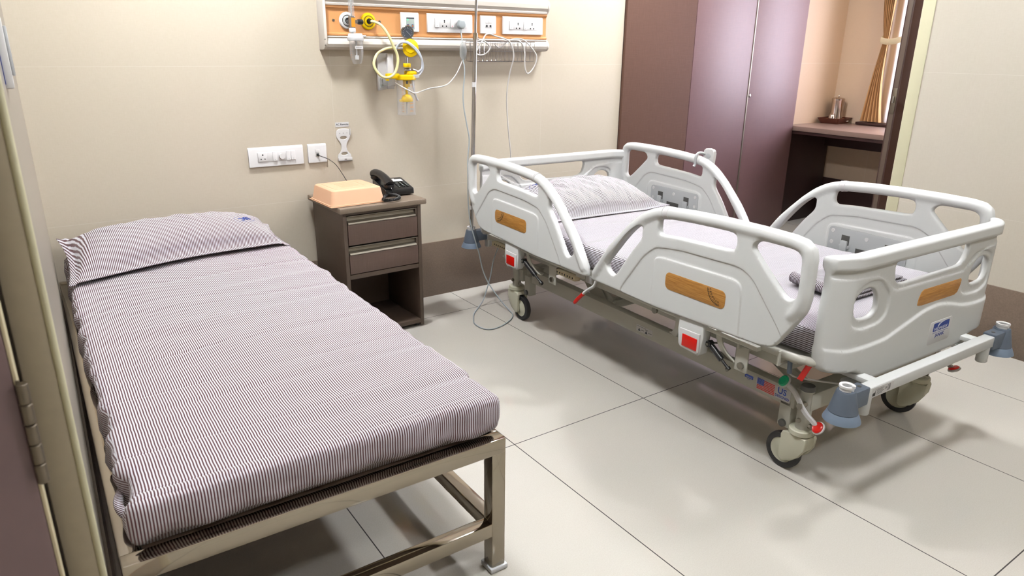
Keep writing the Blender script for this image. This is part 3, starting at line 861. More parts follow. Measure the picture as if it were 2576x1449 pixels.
def board_pt(s, w, z, vc, sg, uc=.015):
    """sg -1: footboard (face towards -v, ends swept back towards the mattress)"""
    e = max(0, abs(s)-.375); dv = 4.6*e*e/(1+4*e); sl = 1/(1+dv*1.2)
    tilt = .0
    return (uc+s*(1 if True else 0)-math.copysign(e*e*1.1, s), vc-sg*dv+sg*z+tilt, w)
def endboard(name, vc, sg):
    o = from_plate(name, board_data, lambda s, w, z: board_pt(s*(-sg), w, z, vc, sg), WH, bed, flip=False)
    return o
FV = -.108
fb_ = endboard('footboard', FV, -1)
hb_ = endboard('headboard', 1.885, 1)
def face_pt(s, w, z): return Vector(board_pt(s, w, z, FV, -1))
b = B()
def rrect(cx, cy, hw, hh, rad, n_=8):
    out = []
    for k, (sx_, sy_) in enumerate(((1, 1), (-1, 1), (-1, -1), (1, -1))):
        for j in range(n_+1):
            a = PI/2*(k+j/n_); out.append((cx+sx_*(hw-rad)+rad*math.cos(a), cy+sy_*(hh-rad)+rad*math.sin(a)))
    return out
mf = frame((.015, FV-.0135, 0), (1, 0, 0), (0, 0, 1))
b.prism([(x, y+.0) for x, y in [(-.048, .560), (-.043, .555), (-.02, .553), (.175, .553), (.192, .560), (.203, .583), (.205, .600), (.198, .606), (-.025, .606), (-.038, .598), (-.046, .580)]], -.001, .0012, mf, .0006)
b.done('oak_inlay', 'oak_inlay', fb_)
mf2 = frame((.015, FV-.0195, 0), (1, 0, 0), (0, 0, 1))
b = B(); b.prism(rrect(.120, .440, .068, .040, .010), -.001, .0008, mf2, .0004); lg = b.done('maker_plate', 'plastic_pure', fb_)
b = B()
blue = [(.075, .443), (.171, .443), (.171, .470), (.158, .4715), (.135, .468), (.115, .460), (.107, .458), (.118, .4715), (.0745, .4715), (.0745, .450)]
b.prism([(.076, .4435), (.168, .4435), (.170, .4455), (.170, .4705), (.168, .4725), (.076, .4725), (.074, .4705), (.074, .4455)], .0008, .0013, mf2)
b.box((.074, .4375, .0008), (.170, .4385, .0012), 0, mtx=mf2)
b.done('maker_emblem', 'ink_blue', fb_)
b = B(); b.prism([(.098, .4575), (.104, .4590), (.112, .4655), (.124, .4700), (.140, .4725), (.116, .4725), (.105, .4690), (.100, .4630)], .0013, .0017, mf2); b.done('emblem_swoosh', 'ink_white', fb_)
text('maker_name', 'MIDMARK', .0165, 'ink_white', fb_, mf2 @ Matrix.Translation((.122, .4500, .0014)), .0002, wide=1.15)
text('maker_name', 'JANAK', .0165, 'ink_blue', fb_, mf2 @ Matrix.Translation((.122, .4270, .0008)), .0002, wide=1.1, bold=.0004)

# --- base frame
PS = 'painted_steel'
def bbox(name, lo, hi, mat=PS, bev=.003, parent=bed):
    b = B(); b.box(lo, hi, bev); return b.done(name, mat, parent)
for sg in (-1, 1):
    u0, u1 = sorted((sg*.375, sg*.335))
    bm_ = bbox('base_beam', (u0, .02, .226), (u1, 1.50, .289))
    for v in (.05, 1.54):
        b = B(); b.box((u0, v-.022, .15), (u1, v+.022, .25), .004)
        b.mat('dark_grey'); b.cyl((sg*.376, v, .165), (sg*.384, v, .165), .013, .012)
        b.mats = ['painted_steel', 'dark_grey']; b.done('beam_bracket', None, bed)
bbox('base_crossbeam', (-.36, -.03, .235), (.36, .03, .295))
bbox('base_crossbeam', (-.36, 1.60, .20), (.36, 1.66, .26))
b = B(); b.box((-.335, 1.46, .205), (-.325, 1.62, .30), .002); b.box((.325, 1.46, .205), (.335, 1.62, .30), .002); b.done('beam_gusset', PS, bed)
# near side stickers
def sf(v, w, z=0): return frame((-.3755-z, v, w), (0, -1, 0), (0, 0, 1))
fl = bbox('flag_sticker', (-.3762, .036, .2375), (-.3750, .169, .2805), 'paper_white', 0)
b = B()
for k in range(7): b.box((-.3768, .096, .2405+k*.0056), (-.3762, .165, .2405+k*.0056+.0029), 0)
b.done('flag_stripes', 'ink_red', fl)
b = B(); b.box((-.3772, .138, .2572), (-.3764, .165, .2785), 0); b.done('flag_canton', 'ink_blue', fl)
b = B()
for r_ in range(5):
    for c_ in range(6): b.box((-.3776, .1405+c_*.0042, .2592+r_*.0040), (-.3772, .1417+c_*.0042, .2604+r_*.0040), 0)
b.done('flag_stars', 'ink_white', fl)
text('sticker_word', 'US', .029, 'ink_blue', fl, sf(.068, .2665, .0008), .0002, wide=1.0, bold=.0007)
text('sticker_word', 'DESIGNED', .0118, 'ink_blue', fl, sf(.066, .2475, .0008), .0002, wide=.96, bold=.0003)
ml = bbox('maker_sticker', (-.3760, .183, .2600), (-.3750, .217, .2720), 'ink_blue', 0)
text('sticker_word', 'MIDMARK', .0055, 'ink_white', ml, sf(.200, .2640, .0006), .0001); text('sticker_word', 'JANAK', .0045, 'ink_blue', ml, sf(.200, .2565, .0004), .0001)
ws = bbox('warning_sticker', (-.3760, .664, .2410), (-.3750, .755, .2680), 'paper_white', 0)
b = B()
for v in (.738, .698): b.prism([(-.007, -.006), (.007, -.006), (0, .007)], 0, .0003, sf(v, .250, .0006))
b.box((-.3763, .700, .2625), (-.3760, .750, .2635), 0); b.box((-.3763, .668, .250), (-.3760, .686, .252), 0); b.box((-.3763, .712, .250), (-.3760, .727, .252), 0)
b.box((-.3763, .690, .258), (-.3760, .706, .260), 0)
b.done('warning_mark', 'ink_dark', ws)
# --- castors
def castor(u, v, trail, yaw=0):
    R_ = Matrix.Translation((u, v, 0)) @ Matrix.Rotation(yaw, 4, 'Z')
    b = B(); b.lathe([(0, .300), (.0215, .300), (.0215, .155), (0, .155)], R_, 32)
    b.mats = [PS]; st = b.done('castor', None, bed)
    b = B(); b.lathe([(0, .316), (.020, .316), (.0225, .312), (.0225, .301), (.018, .297), (0, .297)], R_, 28); b.done('stem_cap', 'dark_grey', st)
    b = B(); b.lathe([(0, .168), (.036, .168), (.039, .165), (.039, .151), (.036, .148), (0, .148)], R_, 32)
    poly = [(-.040, .138), (-.036, .146), (.034, .146), (.048, .141), (.053, .128), (.049, .090), (.050, .062), (.051, .050), (.046, .040), (.036, .036), (.024, .040), (.002, .054), (-.020, .074), (-.037, .105)]
    mx = R_ @ Matrix(((0, 0, 1, 0), (trail, 0, 0, 0), (0, 1, 0, 0), (0, 0, 0, 1)))
    b.prism(poly, -.030, -.016, mx, .004); b.prism(poly, .016, .030, mx, .004)
    b.prism([(-.039, .138), (-.035, .1455), (.034, .1455), (.048, .1405), (.052, .132), (-.038, .124)], -.029, .029, mx, .004)
    b.prism([(-.038, .132), (-.034, .10), (-.024, .10), (-.024, .132)], -.029, .029, mx, .003)
    bmesh.ops.recalc_face_normals(b.bm, faces=b.bm.faces)
    b.done('castor_fork', 'cream_plastic', st)
    wx = R_ @ Matrix.Translation((0, trail*.052, .0625)) @ Matrix.Rotation(PI/2, 4, 'Y')
    b = B(); b.lathe([(.043, -.013), (.055, -.0145), (.0605, -.011), (.0625, -.004), (.0625, .004), (.0605, .011), (.055, .0145), (.043, .013)], wx, 48, closed=True)
    b.done('tyre', 'black_rubber', st)
    b = B(); b.lathe([(0, -.0135), (.020, -.0135), (.024, -.011), (.0425, -.0115), (.0445, -.009), (.0445, .009), (.0425, .0115), (.024, .011), (.020, .0135), (0, .0135)], wx, 36)
    b.done('wheel_hub', 'cream_plastic', st)
    b = B()
    for s_ in (-1, 1): b.cyl(R_ @ Vector((s_*.021, 0, .20)), R_ @ Vector((s_*.030, 0, .20)), .008, n=6)
    b.cyl(R_ @ Vector((0, -.021, .183)), R_ @ Vector((0, -.030, .183)), .008, n=6)
    b.done('stem_bolt', 'bolt', st)
castor(-.354, -.006, 1, 0)
castor(.350, .003, 1, math.radians(12))
castor(-.358, 1.655, -1, 0)
castor(.350, 1.655, -1, math.radians(-8))
# pedals: rocking lever with a green and a red pad
for sg in (-1, 1):
    b = B(); y0 = sg*.398
    pts = [(y0, .040, .313), (y0, .012, .299), (y0, -.006, .280), (y0, -.020, .262), (y0, -.040, .244), (y0, -.062, .232), (y0, -.085, .218)]
    b.ribbon(pts, (1, 0, 0), .010, .017)
    for v, w in ((.048, .317), (-.089, .217)): b.lathe([(0, -.004), (.016, -.004), (.0215, .0), (.0215, .004), (.018, .006), (0, .006)], Matrix.Translation((y0, v, w)) @ Matrix.Rotation(math.radians(-25), 4, 'X') @ Matrix.Rotation(math.radians(-48 if sg < 0 else -8), 4, 'Y'), 28)
    pd = b.done('brake_pedal', 'plastic_pure', bed)
    for v, w, m_ in ((.048, .317, 'green_plastic'), (-.089, .217, 'red_plastic')):
        b = B(); b.lathe([(0, .004), (.0185, .004), (.0185, .009), (.015, .0115), (.012, .0105), (0, .0115)], Matrix.Translation((y0, v, w)) @ Matrix.Rotation(math.radians(-25), 4, 'X') @ Matrix.Rotation(math.radians(-48 if sg < 0 else -8), 4, 'Y'), 28)
        tag(b.done('pedal_pad', m_, pd), 'green pedal pad' if 'green' in m_ else 'red pedal pad')
    b = B(); b.cyl((sg*.375, -.018, .262), (sg*.408, -.018, .262), .010, n=6); b.done('pedal_pivot', 'bolt', pd)
# --- lifting arms and actuators between base and deck
for sg in (-1, 1):
    b = B(); b.bar((sg*.29, .30, .39), (sg*.29, .02, .262), .012, .050, .002); b.done('lift_arm', PS, bed)
    b = B(); b.bar((sg*.29, 1.30, .39), (sg*.29, 1.00, .262), .012, .050, .002)
    b.prism([(1.24, .385), (1.12, .385), (1.02, .272), (1.06, .262), (1.12, .262)], -.003, .003, Matrix(((0, 0, 1, sg*.31), (1, 0, 0, 0), (0, 1, 0, 0), (0, 0, 0, 1))))
    b.done('lift_arm', PS, bed)
for lo, hi in (((-.29, .27, .375), (.29, .32, .41)), ((-.29, 1.26, .375), (.29, 1.31, .41)), ((-.29, .0, .25), (.29, .035, .285)), ((-.29, .98, .245), (.29, 1.02, .28))):
    bbox('lift_crossbar', lo, hi)
b = B(); b.cyl((0, .25, .36), (0, .85, .33), .026, n=20); b.box((-.05, .84, .28), (.05, 1.02, .37), .008); b.cyl((.12, .55, .35), (.12, 1.1, .36), .022, n=20); b.done('actuator', 'dark_grey', bed)
b = B()
for sg in (-1, 1):
    u0, u1 = sorted((sg*.425, sg*.385)); b.box((u0, .04, .372), (u1, 1.80, .412), .003)
b.box((-.43, 1.77, .375), (.43, 1.82, .412), .003); b.box((-.43, .02, .375), (.43, .07, .412), .003)
b.done('upper_frame', PS, bed)
b = B(); b.box((-.455, -.02, .415), (.455, .86, .441), .005); b.box((-.455, .885, .415), (.455, 1.845, .441), .005); b.done('mattress_deck', PS, bed)
# edge tube around the deck with keeper loops
b = B(); b.tube([(-.462, .93, .436), (-.466, .60, .437), (-.468, .20, .438), (-.468, .02, .440), (-.455, -.045, .441), (-.40, -.072, .441), (0, -.074, .441), (.40, -.072, .441), (.455, -.045, .441), (.466, .02, .440), (.466, .6, .437), (.462, .93, .436)], .0135, 14)
b.done('edge_tube', PS, bed)
b = B()
for v in (.172, .022): b.bar((-.484, v, .405), (-.484, v, .452), .006, .012, .001); b.bar((-.484, v, .408), (-.44, v, .408), .006, .008, .001)
b.done('keeper_loop', PS, bed)
# brackets beneath the near rail (Z-shaped plates with bolts)
for v in (.155, 1.19):
    b = B(); b.box((-.475, v-.016, .325), (-.470, v+.034, .41), .001); b.box((-.475, v+.030, .325), (-.44, v+.034, .41), .001); b.box((-.475, v-.016, .405), (-.40, v+.034, .412), .001)
    b.mat('bolt'); b.cyl((-.476, v+.006, .347), (-.484, v+.006, .347), .011, n=20); b.mats = [PS, 'bolt']; b.done('rail_bracket', None, bed)
for v0, w0, v1, w1 in ((.290, .378, .200, .318), (1.409, .378, 1.262, .308)):
    b = B(); u = -.483; d = Vector((0, v1-v0, w1-w0)); p = Vector((u, v0, w0))
    b.cyl(p, p+d*.18, .0075); b.cyl(p+d*.12, p+d*.62, .0105); b.cyl(p+d*.60, p+d*.66, .0088, .005); b.cyl(p+d*.62, p+d*.93, .0048); b.cyl(p+d*.92, p+d, .0085, .0085)
    b.cyl(p+Vector((-.010, 0, 0)), p+Vector((.010, 0, 0)), .0105); gs = b.done('gas_spring', 'black_plastic', bed)
    b = B(); b.cyl(p+Vector((-.0135, 0, 0)), p+Vector((-.010, 0, 0)), .005, n=14); b.cyl(p+d+Vector((-.012, 0, 0)), p+d+Vector((-.006, 0, 0)), .004, n=14); b.done('pin', 'bolt', gs)
# red sprung lever at the centre gap, red and blue tags at the foot
b = B(); b.tube([(-.487, .885, .432), (-.492, .893, .405), (-.495, .925, .382), (-.497, .955, .354)], .0062, 12); lv = b.done('tilt_lever', 'plastic_white', bed)
b = B(); b.tube([(-.4967, .950, .358), (-.499, .978, .330), (-.5005, 1.002, .303)], lambda t_: .0078 if t_ < .9 else .0062, 12); tag(b.done('lever_grip', 'red_plastic', lv), 'red lever grip')
b = B(); b.bar((-.440, -.058, .440), (-.452, -.035, .372), .004, .017, .001); b.done('red_pull_tag', 'red_rubber', bed)
b = B(); b.tube([(-.445, .012, .432), (-.449, .006, .400), (-.449, .004, .378)], .0072, 12); b.done('blue_hose_end', 'blue_grey', bed)
b = B(); b.tube([(-.449, .004, .378), (-.43, -.01, .365), (-.36, -.05, .350), (-.30, -.08, .338)], .0032, 8); b.done('release_wire', 'cable_white', bed)
b = B(); b.tube([(-.34, .52, .408), (-.35, .50, .375), (-.36, .46, .34), (-.365, .41, .318), (-.35, .36, .325), (-.33, .33, .35)], .0035, 8); b.done('motor_cable', 'dark_grey', bed)
b = B(); b.box((-.474, .966, .445), (-.462, .998, .492), .004); b.box((-.474, .985, .405), (-.462, 1.035, .45), .003)
b.mat('bolt'); b.cyl((-.475, .972, .478), (-.484, .972, .478), .012, n=20); b.mats = [PS, 'bolt']; b.done('deck_hinge', None, bed)
b = B(); b.box((-.462, .945, .392), (-.444, .985, .424), .004); b.done('deck_end_cap', 'plastic_pure', bed)
for v0, v1 in ((1.045, 1.215), (1.55, 1.72)):
    b = B(); b.box((-.468, v0, .377), (-.440, v1, .397), .002)
    b.mat('black_slot')
    for k in range(8): b.box((-.4690, v0+.016+k*.018, .384), (-.4679, v0+.021+k*.018, .391), 0)
    b.mats = ['cream_rail', 'black_slot']; b.done('perforated_strip', None, bed)
b = B(); b.cyl((-.478, .555, .411), (-.487, .555, .411), .0125, n=20); b.done('deck_bolt', 'bolt', bed)
# --- bumper bars and corner pole sockets
def bumper(v, sg):
    b = B(); b.box((-.372, v-.0175, .354), (.388, v+.0175, .391), .003, 3)
    bar_ = b.done('bumper_bar', 'plastic_white', bed)
    for u in (-.29, .31):
        b = B(); v0, v1 = sorted((v-sg*.012, v-sg*.20)); b.box((u-.02, v0, .372), (u+.02, v1, .388), .003)
        b.lathe([(0, .392), (.034, .392), (.036, .396), (.036, .402), (.030, .404), (0, .404)], Matrix.Translation((u, v-sg*.075, -.052+.004)), 24)
        b.lathe([(0, .30), (.016, .30), (.018, .303), (.018, .356), (0, .356)], Matrix.Translation((u-.058 if u < 0 else u+.04, v, 0)), 20)
        b.done('bumper_mount', 'plastic_white', bed)
    return bar_
bar_ = bumper(-.183, -1); bumper(1.955, 1)
for u, v, sg in ((-.452, -.183, -1), (.455, -.183, 1), (-.452, 1.955, -1), (.455, 1.955, 1)):
    T0 = Matrix.Translation((u, v, 0))
    b = B(); b.lathe([(.014, .403), (.0245, .403), (.0265, .400), (.0285, .392), (.0405, .339), (.039, .336), (.014, .336)], T0, 40, closed=True)
    u0, u1 = sorted((u-sg*.012, u-sg*.086)); b.box((u0, v-.0215, .342), (u1, v+.0215, .398), .004)
    so = b.done('pole_socket', 'blue_grey', bed, 35)
    b = B(); b.lathe([(.034, .334), (.0405, .337), (.0425, .334), (.0510, .315), (.0518, .311), (.049, .310), (.036, .326)], T0, 44, closed=True); tag(b.done('socket_skirt', 'blue_grey_light', so), 'paler flared skirt')
    b = B(); N = 40; ring = []
    a0, a1 = math.radians(-70), math.radians(250)
    prof = [(.013, .400), (.019, .400), (.0195, .412), (.0218, .413), (.0218, .419), (.0150, .419), (.013, .417)]
    vs_ = []
    for k in range(N+1):
        a = a0+(a1-a0)*k/N; vs_.append([T0 @ Vector((r_*math.cos(a), r_*math.sin(a), z_)) for r_, z_ in prof])
    V_ = [p for r_ in vs_ for p in r_]; n_ = len(prof)
    F_ = [(k*n_+i, (k+1)*n_+i, (k+1)*n_+(i+1) % n_, k*n_+(i+1) % n_) for k in range(N) for i in range(n_)]+[tuple(range(n_)), tuple(reversed([N*n_+i for i in range(n_)]))]
    b.mesh(V_, F_); bmesh.ops.recalc_face_normals(b.bm, faces=b.bm.faces); b.done('socket_collar', 'plastic_pure', so)
    b = B(); b.cyl((u-sg*.062, v, .398), (u-sg*.062, v, .3992), .006, n=16); b.done('socket_screw', 'dark_grey', so)
ls = bbox('maker_label', (-.348, -.2012, .3575), (-.238, -.2003, .3865), 'paper_white', 0, bar_)
b = B(); mfl = frame((-.293, -.2013, .372), (1, 0, 0), (0, 0, 1))
b.prism([(-.052, -.011), (-.038, -.011), (-.038, .010), (-.0385, .010), (-.0405, -.003), (-.043, .001), (-.0455, -.003), (-.0475, .0), (-.050, -.003), (-.052, -.001)], 0, .0003, mfl)
for k in range(6): b.box((-.032, .007-k*.0032, 0), (.004-(k % 3)*.004, .0078-k*.0032, .0003), 0, mtx=mfl)
for lo, hi in (((.024, -.009), (.025, .009)), ((.036, -.009), (.037, .009)), ((.024, -.009), (.037, -.008)), ((.024, .008), (.037, .009)), ((.0295, -.009), (.0305, .009)), ((.032, -.006), (.0335, .004))):
    b.box((*lo, 0), (*hi, .0003), 0, mtx=mfl)
b.done('label_print', 'ink_black', ls)
text('label_print', 'CE', .0085, 'ink_black', ls, mfl @ Matrix.Translation((.0145, .001, 0)), .0002)

# --- bedding on the hospital bed (own things, built in the bed's frame then placed in the world)
BM = bed.matrix_basis.copy() if False else (Matrix.Translation((.862, -2.18, 0)) @ Matrix.Rotation(math.radians(-2), 4, 'Z'))
def hdisp(c, n_):
    x, y, z = c
    w_ = .0030*nz(x*1.4, y*5, 1)+.0022*nz(x*3, y*13, 5)
    for y0, sl, amp in ((.62, .04, .004), (.33, -.03, .003), (1.1, .15, .004), (1.25, -.3, .003)):
        t_ = (y-(y0+sl*x+.01*nz(x*5, y0*9)))/.010
        if abs(t_) < 4: w_ -= amp*math.exp(-t_*t_)
    if abs(n_.x) > .3: w_ += .004*nz(y*12, z*9, 2)
    if n_.y < -.3: w_ += .004*nz(x*12, z*4, 8)
    if y < .10 and x < -.3: w_ -= .010*max(0, (.10-y)/.1)*max(0, (-.3-x)/.15)
    return w_
hm = roundbox('bed_mattress', (-.442, -.072, .4425), (.440, 1.862, .5365), .022, .014, 'striped_cotton_fine', None, hdisp)
set_stripe(hm, lambda c, n_: (c.x if abs(n_.x) < .75 else (-.442-(.5365-c.z) if n_.x < 0 else .44+(.5365-c.z))) if not (c.y < -.045 and n_.y < -.6) else c.x)
hm.matrix_world = BM; tag(hm, 'mattress in a fine striped sheet between the side rails of the hospital bed', 'mattress')
def pm_bed(a, c, h):
    u = -.004+.380*a*(.95+.05*c*c); v = 1.585+.205*c*(.93+.07*a*a)-.015*a
    t_ = (c+1)/2
    w = .5415+.055*t_**1.3+(.012*max(0, a-.6)/.4)*(1-t_)+.010*(1-a*a)*0
    return (u, v, w+h)
hp = pillow('bed_pillow', 'striped_cotton_fine', None, pm_bed, .135, puff=.55, wr=1.6)
set_stripe(hp, lambda c, n_: c.x)
hp.matrix_world = BM; tag(hp, 'plump striped pillow at the head of the hospital bed', 'pillow')
def hbed(a, c):
    fa = max(0, 1-(abs(a)/.93)**2.8); fc = max(0, 1-(abs(c)/.88)**2.4); h = .135*(fa**.55)*(fc**.55)
    w_ = 1.6*(.0055*nz(a*5, c*1.6, 3)+.004*nz(a*11+c*3, c*3, 9)+.0025*nz(a*22, c*5, 1))*min(1, h/.135*3)
    return h*.86+w_+.0035
em = emboss('embroidery', 'SSC', .034, math.radians(200), -.62, .45, .380, .205, pm_bed, hbed, hp)
# folded gown with a rolled edge at the foot of the mattress
fs = thing('folded_gown', 'folded dark striped gown with a rolled edge at the foot of the hospital bed', 'gown', BM @ Vector((0, .14, .542)), math.radians(-2))
def gd(c, n_): return .0025*nz(c.x*9, c.y*9, c.z*30)
for k, (x0, x1, y0, y1) in enumerate(((-.145, .215, -.105, .110), (-.150, .205, -.100, .105), (-.145, .19, -.092, .108))):
    o = roundbox('fold_layer', (x0, y0, .0005+k*.010), (x1, y1, .0100+k*.010), .0046, .016, 'striped_cotton_dark', fs, gd)
    set_stripe(o, lambda c, n_: c.y+.6*c.x)
b = B(); sp_ = []
for k in range(60):
    a = k/59*4.5*PI; r_ = .021-.0036*a/PI*.9; sp_.append((r_*math.cos(a), r_*math.sin(a)))
V_, F_ = [], []
for j in range(30):
    y = -.108+.222*j/29
    for x, z in sp_: V_.append((-.158+x+.018*(j/29)**2+.002*nz(y*20, x*30), y, .0225+z+.0015*nz(y*25, z*40, 4)))
for j in range(29):
    for k in range(59): F_.append((j*60+k, (j+1)*60+k, (j+1)*60+k+1, j*60+k+1))
b.mesh(V_, F_); o = b.done('rolled_edge', 'striped_cotton_dark', fs, 180); set_stripe(o, lambda c, n_: c.y+.12*c.z)
# hand control hooked on the far rail
hc = thing('bed_handset', 'white bed handset hanging by a hook from the far head side rail', 'remote', BM @ Vector((.530, 1.272, .775)), math.radians(-2))
b = B(); b.prism([(-.027, -.060), (-.024, -.066), (.024, -.066), (.027, -.060), (.033, .045), (.032, .056), (.022, .064), (0, .067), (-.022, .064), (-.032, .056), (-.033, .045)], -.010, .010, Matrix(((0, 0, 1, 0), (-1, 0, 0, 0), (0, 1, 0, 0), (0, 0, 0, 1))), .004)
bmesh.ops.recalc_face_normals(b.bm, faces=b.bm.faces); b.done('handset_body', 'plastic_pure', hc)
b = B(); b.tube([(-.010, .024, .036), (-.020, .026, .040), (-.036, .028, .044), (-.052, .029, .042), (-.0655, .030, .028), (-.0665, .031, .0), (-.0665, .031, -.012), (-.072, .032, -.022)], .007, 8); b.done('hook', 'plastic_grey_white', hc)
b = B(); b.sphere((-.0105, 0, .03), .016, (.12, 1, .8)); b.done('button_pad', 'plastic_grey_white', hc)
b = B()
for k in range(5): b.box((-.0108, -.018+.002*k, -.035-k*.005), (-.0100, .018-.004*(k % 2), -.0335-k*.005), 0)
b.done('printed_legend', 'ink_dark', hc)
# IV pole standing in the socket at the head
P0 = BM @ Vector((-.452, 1.955, 0))
iv = thing('iv_pole', 'tall chrome drip stand pole in the socket at the bed head', 'pole', (P0.x, P0.y, .385))
# tube passes down through the socket collar
b = B(); b.tube([(0, 0, -.045), (.032, 0, .975)], .0098, 24, 0); b.done('outer_tube', 'chrome', iv)
b = B(); b.tube([(.032, 0, .970), (.062, 0, 1.75)], .0062, 20, 0); b.done('inner_tube', 'chrome', iv)
b = B(); b.cyl((.0315, 0, .955), (.0325, 0, .985), .0118, n=24); b.done('pole_collar', 'steel', iv)
b = B(); b.cyl((.0225, 0, .735), (.0232, 0, .757), .0102, n=24); b.done('pole_label', 'paper_white', iv)
b = B(); b.cyl((.004, 0, .125), (.0045, 0, .145), .0102, n=24); b.done('pole_label', 'paper_white', iv)
b = B()
for sg in (-1, 1): b.tube([(.062, 0, 1.74), (.062+sg*.05, 0, 1.75), (.062+sg*.09, 0, 1.73), (.062+sg*.115, 0, 1.75), (.062+sg*.11, 0, 1.78)], .004, 10)
b.done('bag_hook', 'chrome', iv)

# ============================================================ BEDSIDE CABINET
cab = thing('bedside_cabinet', 'dark brown bedside cabinet with two drawers between the cot and the hospital bed', 'cabinet', (-.088, -.376, 0), math.radians(1.2))
cw, cdp = .193, .352
cc = 'carcass_laminate'
def kb(name, lo, hi, mat=cc, bev=.0012, parent=cab):
    b = B(); b.box(lo, hi, bev); return b.done(name, mat, parent)
kb('side_panel', (-cw, 0, .006), (-cw+.018, cdp, .612)); kb('side_panel', (cw-.018, 0, .006), (cw, cdp, .612))
kb('back_panel', (-cw+.018, cdp-.01, .03), (cw-.018, cdp-.001, .612)); kb('base_shelf', (-cw+.018, .001, .020), (cw-.018, cdp-.01, .040))
kb('divider', (-cw+.018, .0012, .303), (cw-.018, cdp-.01, .324)); kb('front_rail', (-cw+.018, .0012, .598), (cw-.018, .02, .612))
b = B(); b.box((-cw+.018, .0, 0), (-cw+.018+.001, .001, .001), 0)
b.bm.clear(); b.prism([(-.212, -.020), (.212, -.020), (.212, .36), (-.212, .36)], .612, .637, None, .004)
b.done('top_board', 'top_laminate', cab)
for z0, z1 in ((.449, .594), (.329, .443)):
    z1_ = z1
    z0, z1 = (.462, .596) if z0 > .4 else (.328, .456)
    dr = kb('drawer', (-cw+.021, -.001, z0), (cw-.021, .017, z1-.040), 'drawer_laminate')
    b = B(); P_ = [(.004, z1-.040), (-.001, z1-.040), (-.006, z1-.036), (-.003, z1-.030), (.012, z1-.022), (.014, z1-.010), (.006, z1-.003), (-.004, z1-.003), (-.004, z1), (.016, z1), (.018, z1-.02), (.016, z1-.034)]
    b.prism(P_, -cw+.022, cw-.030, Matrix(((0, 0, 1, 0), (1, 0, 0, 0), (0, 1, 0, 0), (0, 0, 0, 1))))
    bmesh.ops.recalc_face_normals(b.bm, faces=b.bm.faces); b.done('grip_rail', 'alu', dr, 25)
    kb('grip_end', (cw-.031, -.001, z1-.038), (cw-.021, .016, z1), cc, .001, dr)
    kb('drawer_box', (-cw+.03, .018, z0+.005), (cw-.03, cdp-.03, z1-.045), cc, .001, dr)
for x in (-.17, .17):
    for y in (.03, .32): b = B(); b.cyl((x, y, 0), (x, y, .02), .012, n=14); b.done('glide', 'black_plastic', cab)
# peach tray lid
bx = thing('peach_box', 'peach plastic lidded box lying on the bedside cabinet', 'box', (-.196, -.242, .6385), math.radians(2.0))
b = B(); rings = []
def rsq(hx, hy, r, z, n_=6):
    out = []
    for k, (sx_, sy_) in enumerate(((1, 1), (-1, 1), (-1, -1), (1, -1))):
        for j in range(n_+1):
            a = PI/2*(k+j/n_); out.append((sx_*(hx-r)+r*math.cos(a), sy_*(hy-r)+r*math.sin(a), z))
    return out
prof = [(.128, .121, .020, .004), (.130, .123, .022, .0005), (.133, .126, .024, .0005), (.133, .126, .024, .006), (.128, .121, .022, .0065), (.1265, .1195, .022, .010), (.118, .111, .020, .060), (.1155, .1085, .020, .066),
        (.110, .103, .018, .069), (.092, .086, .010, .0695), (.091, .085, .010, .0705), (.062, .058, .006, .0705), (.0605, .0565, .006, .0695), (.058, .054, .006, .0695)]
V_ = []; 
for hx, hy, r_, z_ in prof: V_ += rsq(hx, hy, r_, z_)
n_ = 28; F_ = [(k*n_+i, k*n_+(i+1) % n_, (k+1)*n_+(i+1) % n_, (k+1)*n_+i) for k in range(len(prof)-1) for i in range(n_)]
F_.append(tuple((len(prof)-1)*n_+i for i in range(n_))); F_.append(tuple(reversed(range(n_))))
b.mesh(V_, F_); bmesh.ops.recalc_face_normals(b.bm, faces=b.bm.faces); b.done('lid', 'peach_plastic', bx, 30)
b = B()
for k in range(5): b.box((-.045, -.04+k*.02, .0693), (.045, -.037+k*.02, .0701), .0002)
b.done('lid_ribs', 'peach_plastic', bx)
b = B(); b.box((-.135, -.128, .0), (.135, .125, .0025), .001); b.done('tray_base', 'peach_plastic', bx)
# telephone
ph = thing('desk_telephone', 'black corded desk telephone at the back corner of the bedside cabinet', 'telephone', (.050, -.188, .6375), math.radians(-5))
b = B()
def ramp(y): return .030+.035*((y+.09)/.18)
prof = [(-.09, .006), (-.092, .012), (-.09, .030), (-.085, .034), (.0, .046), (.07, .057), (.085, .057), (.09, .050), (.09, .008)]
b.prism(prof, -.066, .075, Matrix(((0, 0, 1, 0), (1, 0, 0, 0), (0, 1, 0, 0), (0, 0, 0, 1))), .003)
b.box((-.055, -.07, 0), (-.035, -.04, .008), .001); b.box((.045, -.07, 0), (.065, -.04, .008), .001); b.box((-.055, .05, 0), (.065, .07, .010), .001)
bmesh.ops.recalc_face_normals(b.bm, faces=b.bm.faces); b.done('phone_base', 'black_plastic', ph)
sl_ = math.atan2(.0235, .155)
mk = Matrix.Translation((0, -.085, .0345)) @ Matrix.Rotation(sl_, 4, 'X')
for r_ in range(5):
    for c_ in range(3):
        b = B(); x = .014+c_*.021; y = .022+r_*.0155
        if r_ == 0: b.box((x-.007, y-.003, 0), (x+.007, y+.003, .003), .001, mtx=mk)
        else: b.box((x-.0058, y-.0045, 0), (x+.0058, y+.0045, .0042), .0015, mtx=mk)
        key = b.done('key', 'black_plastic', ph)
        b = B(); b.box((x-.003, y-.002, .0042 if r_ else .003), (x+.003, y+.002, .0046 if r_ else .0034), .0, mtx=mk); b.done('key_legend', 'screen_grey', key)
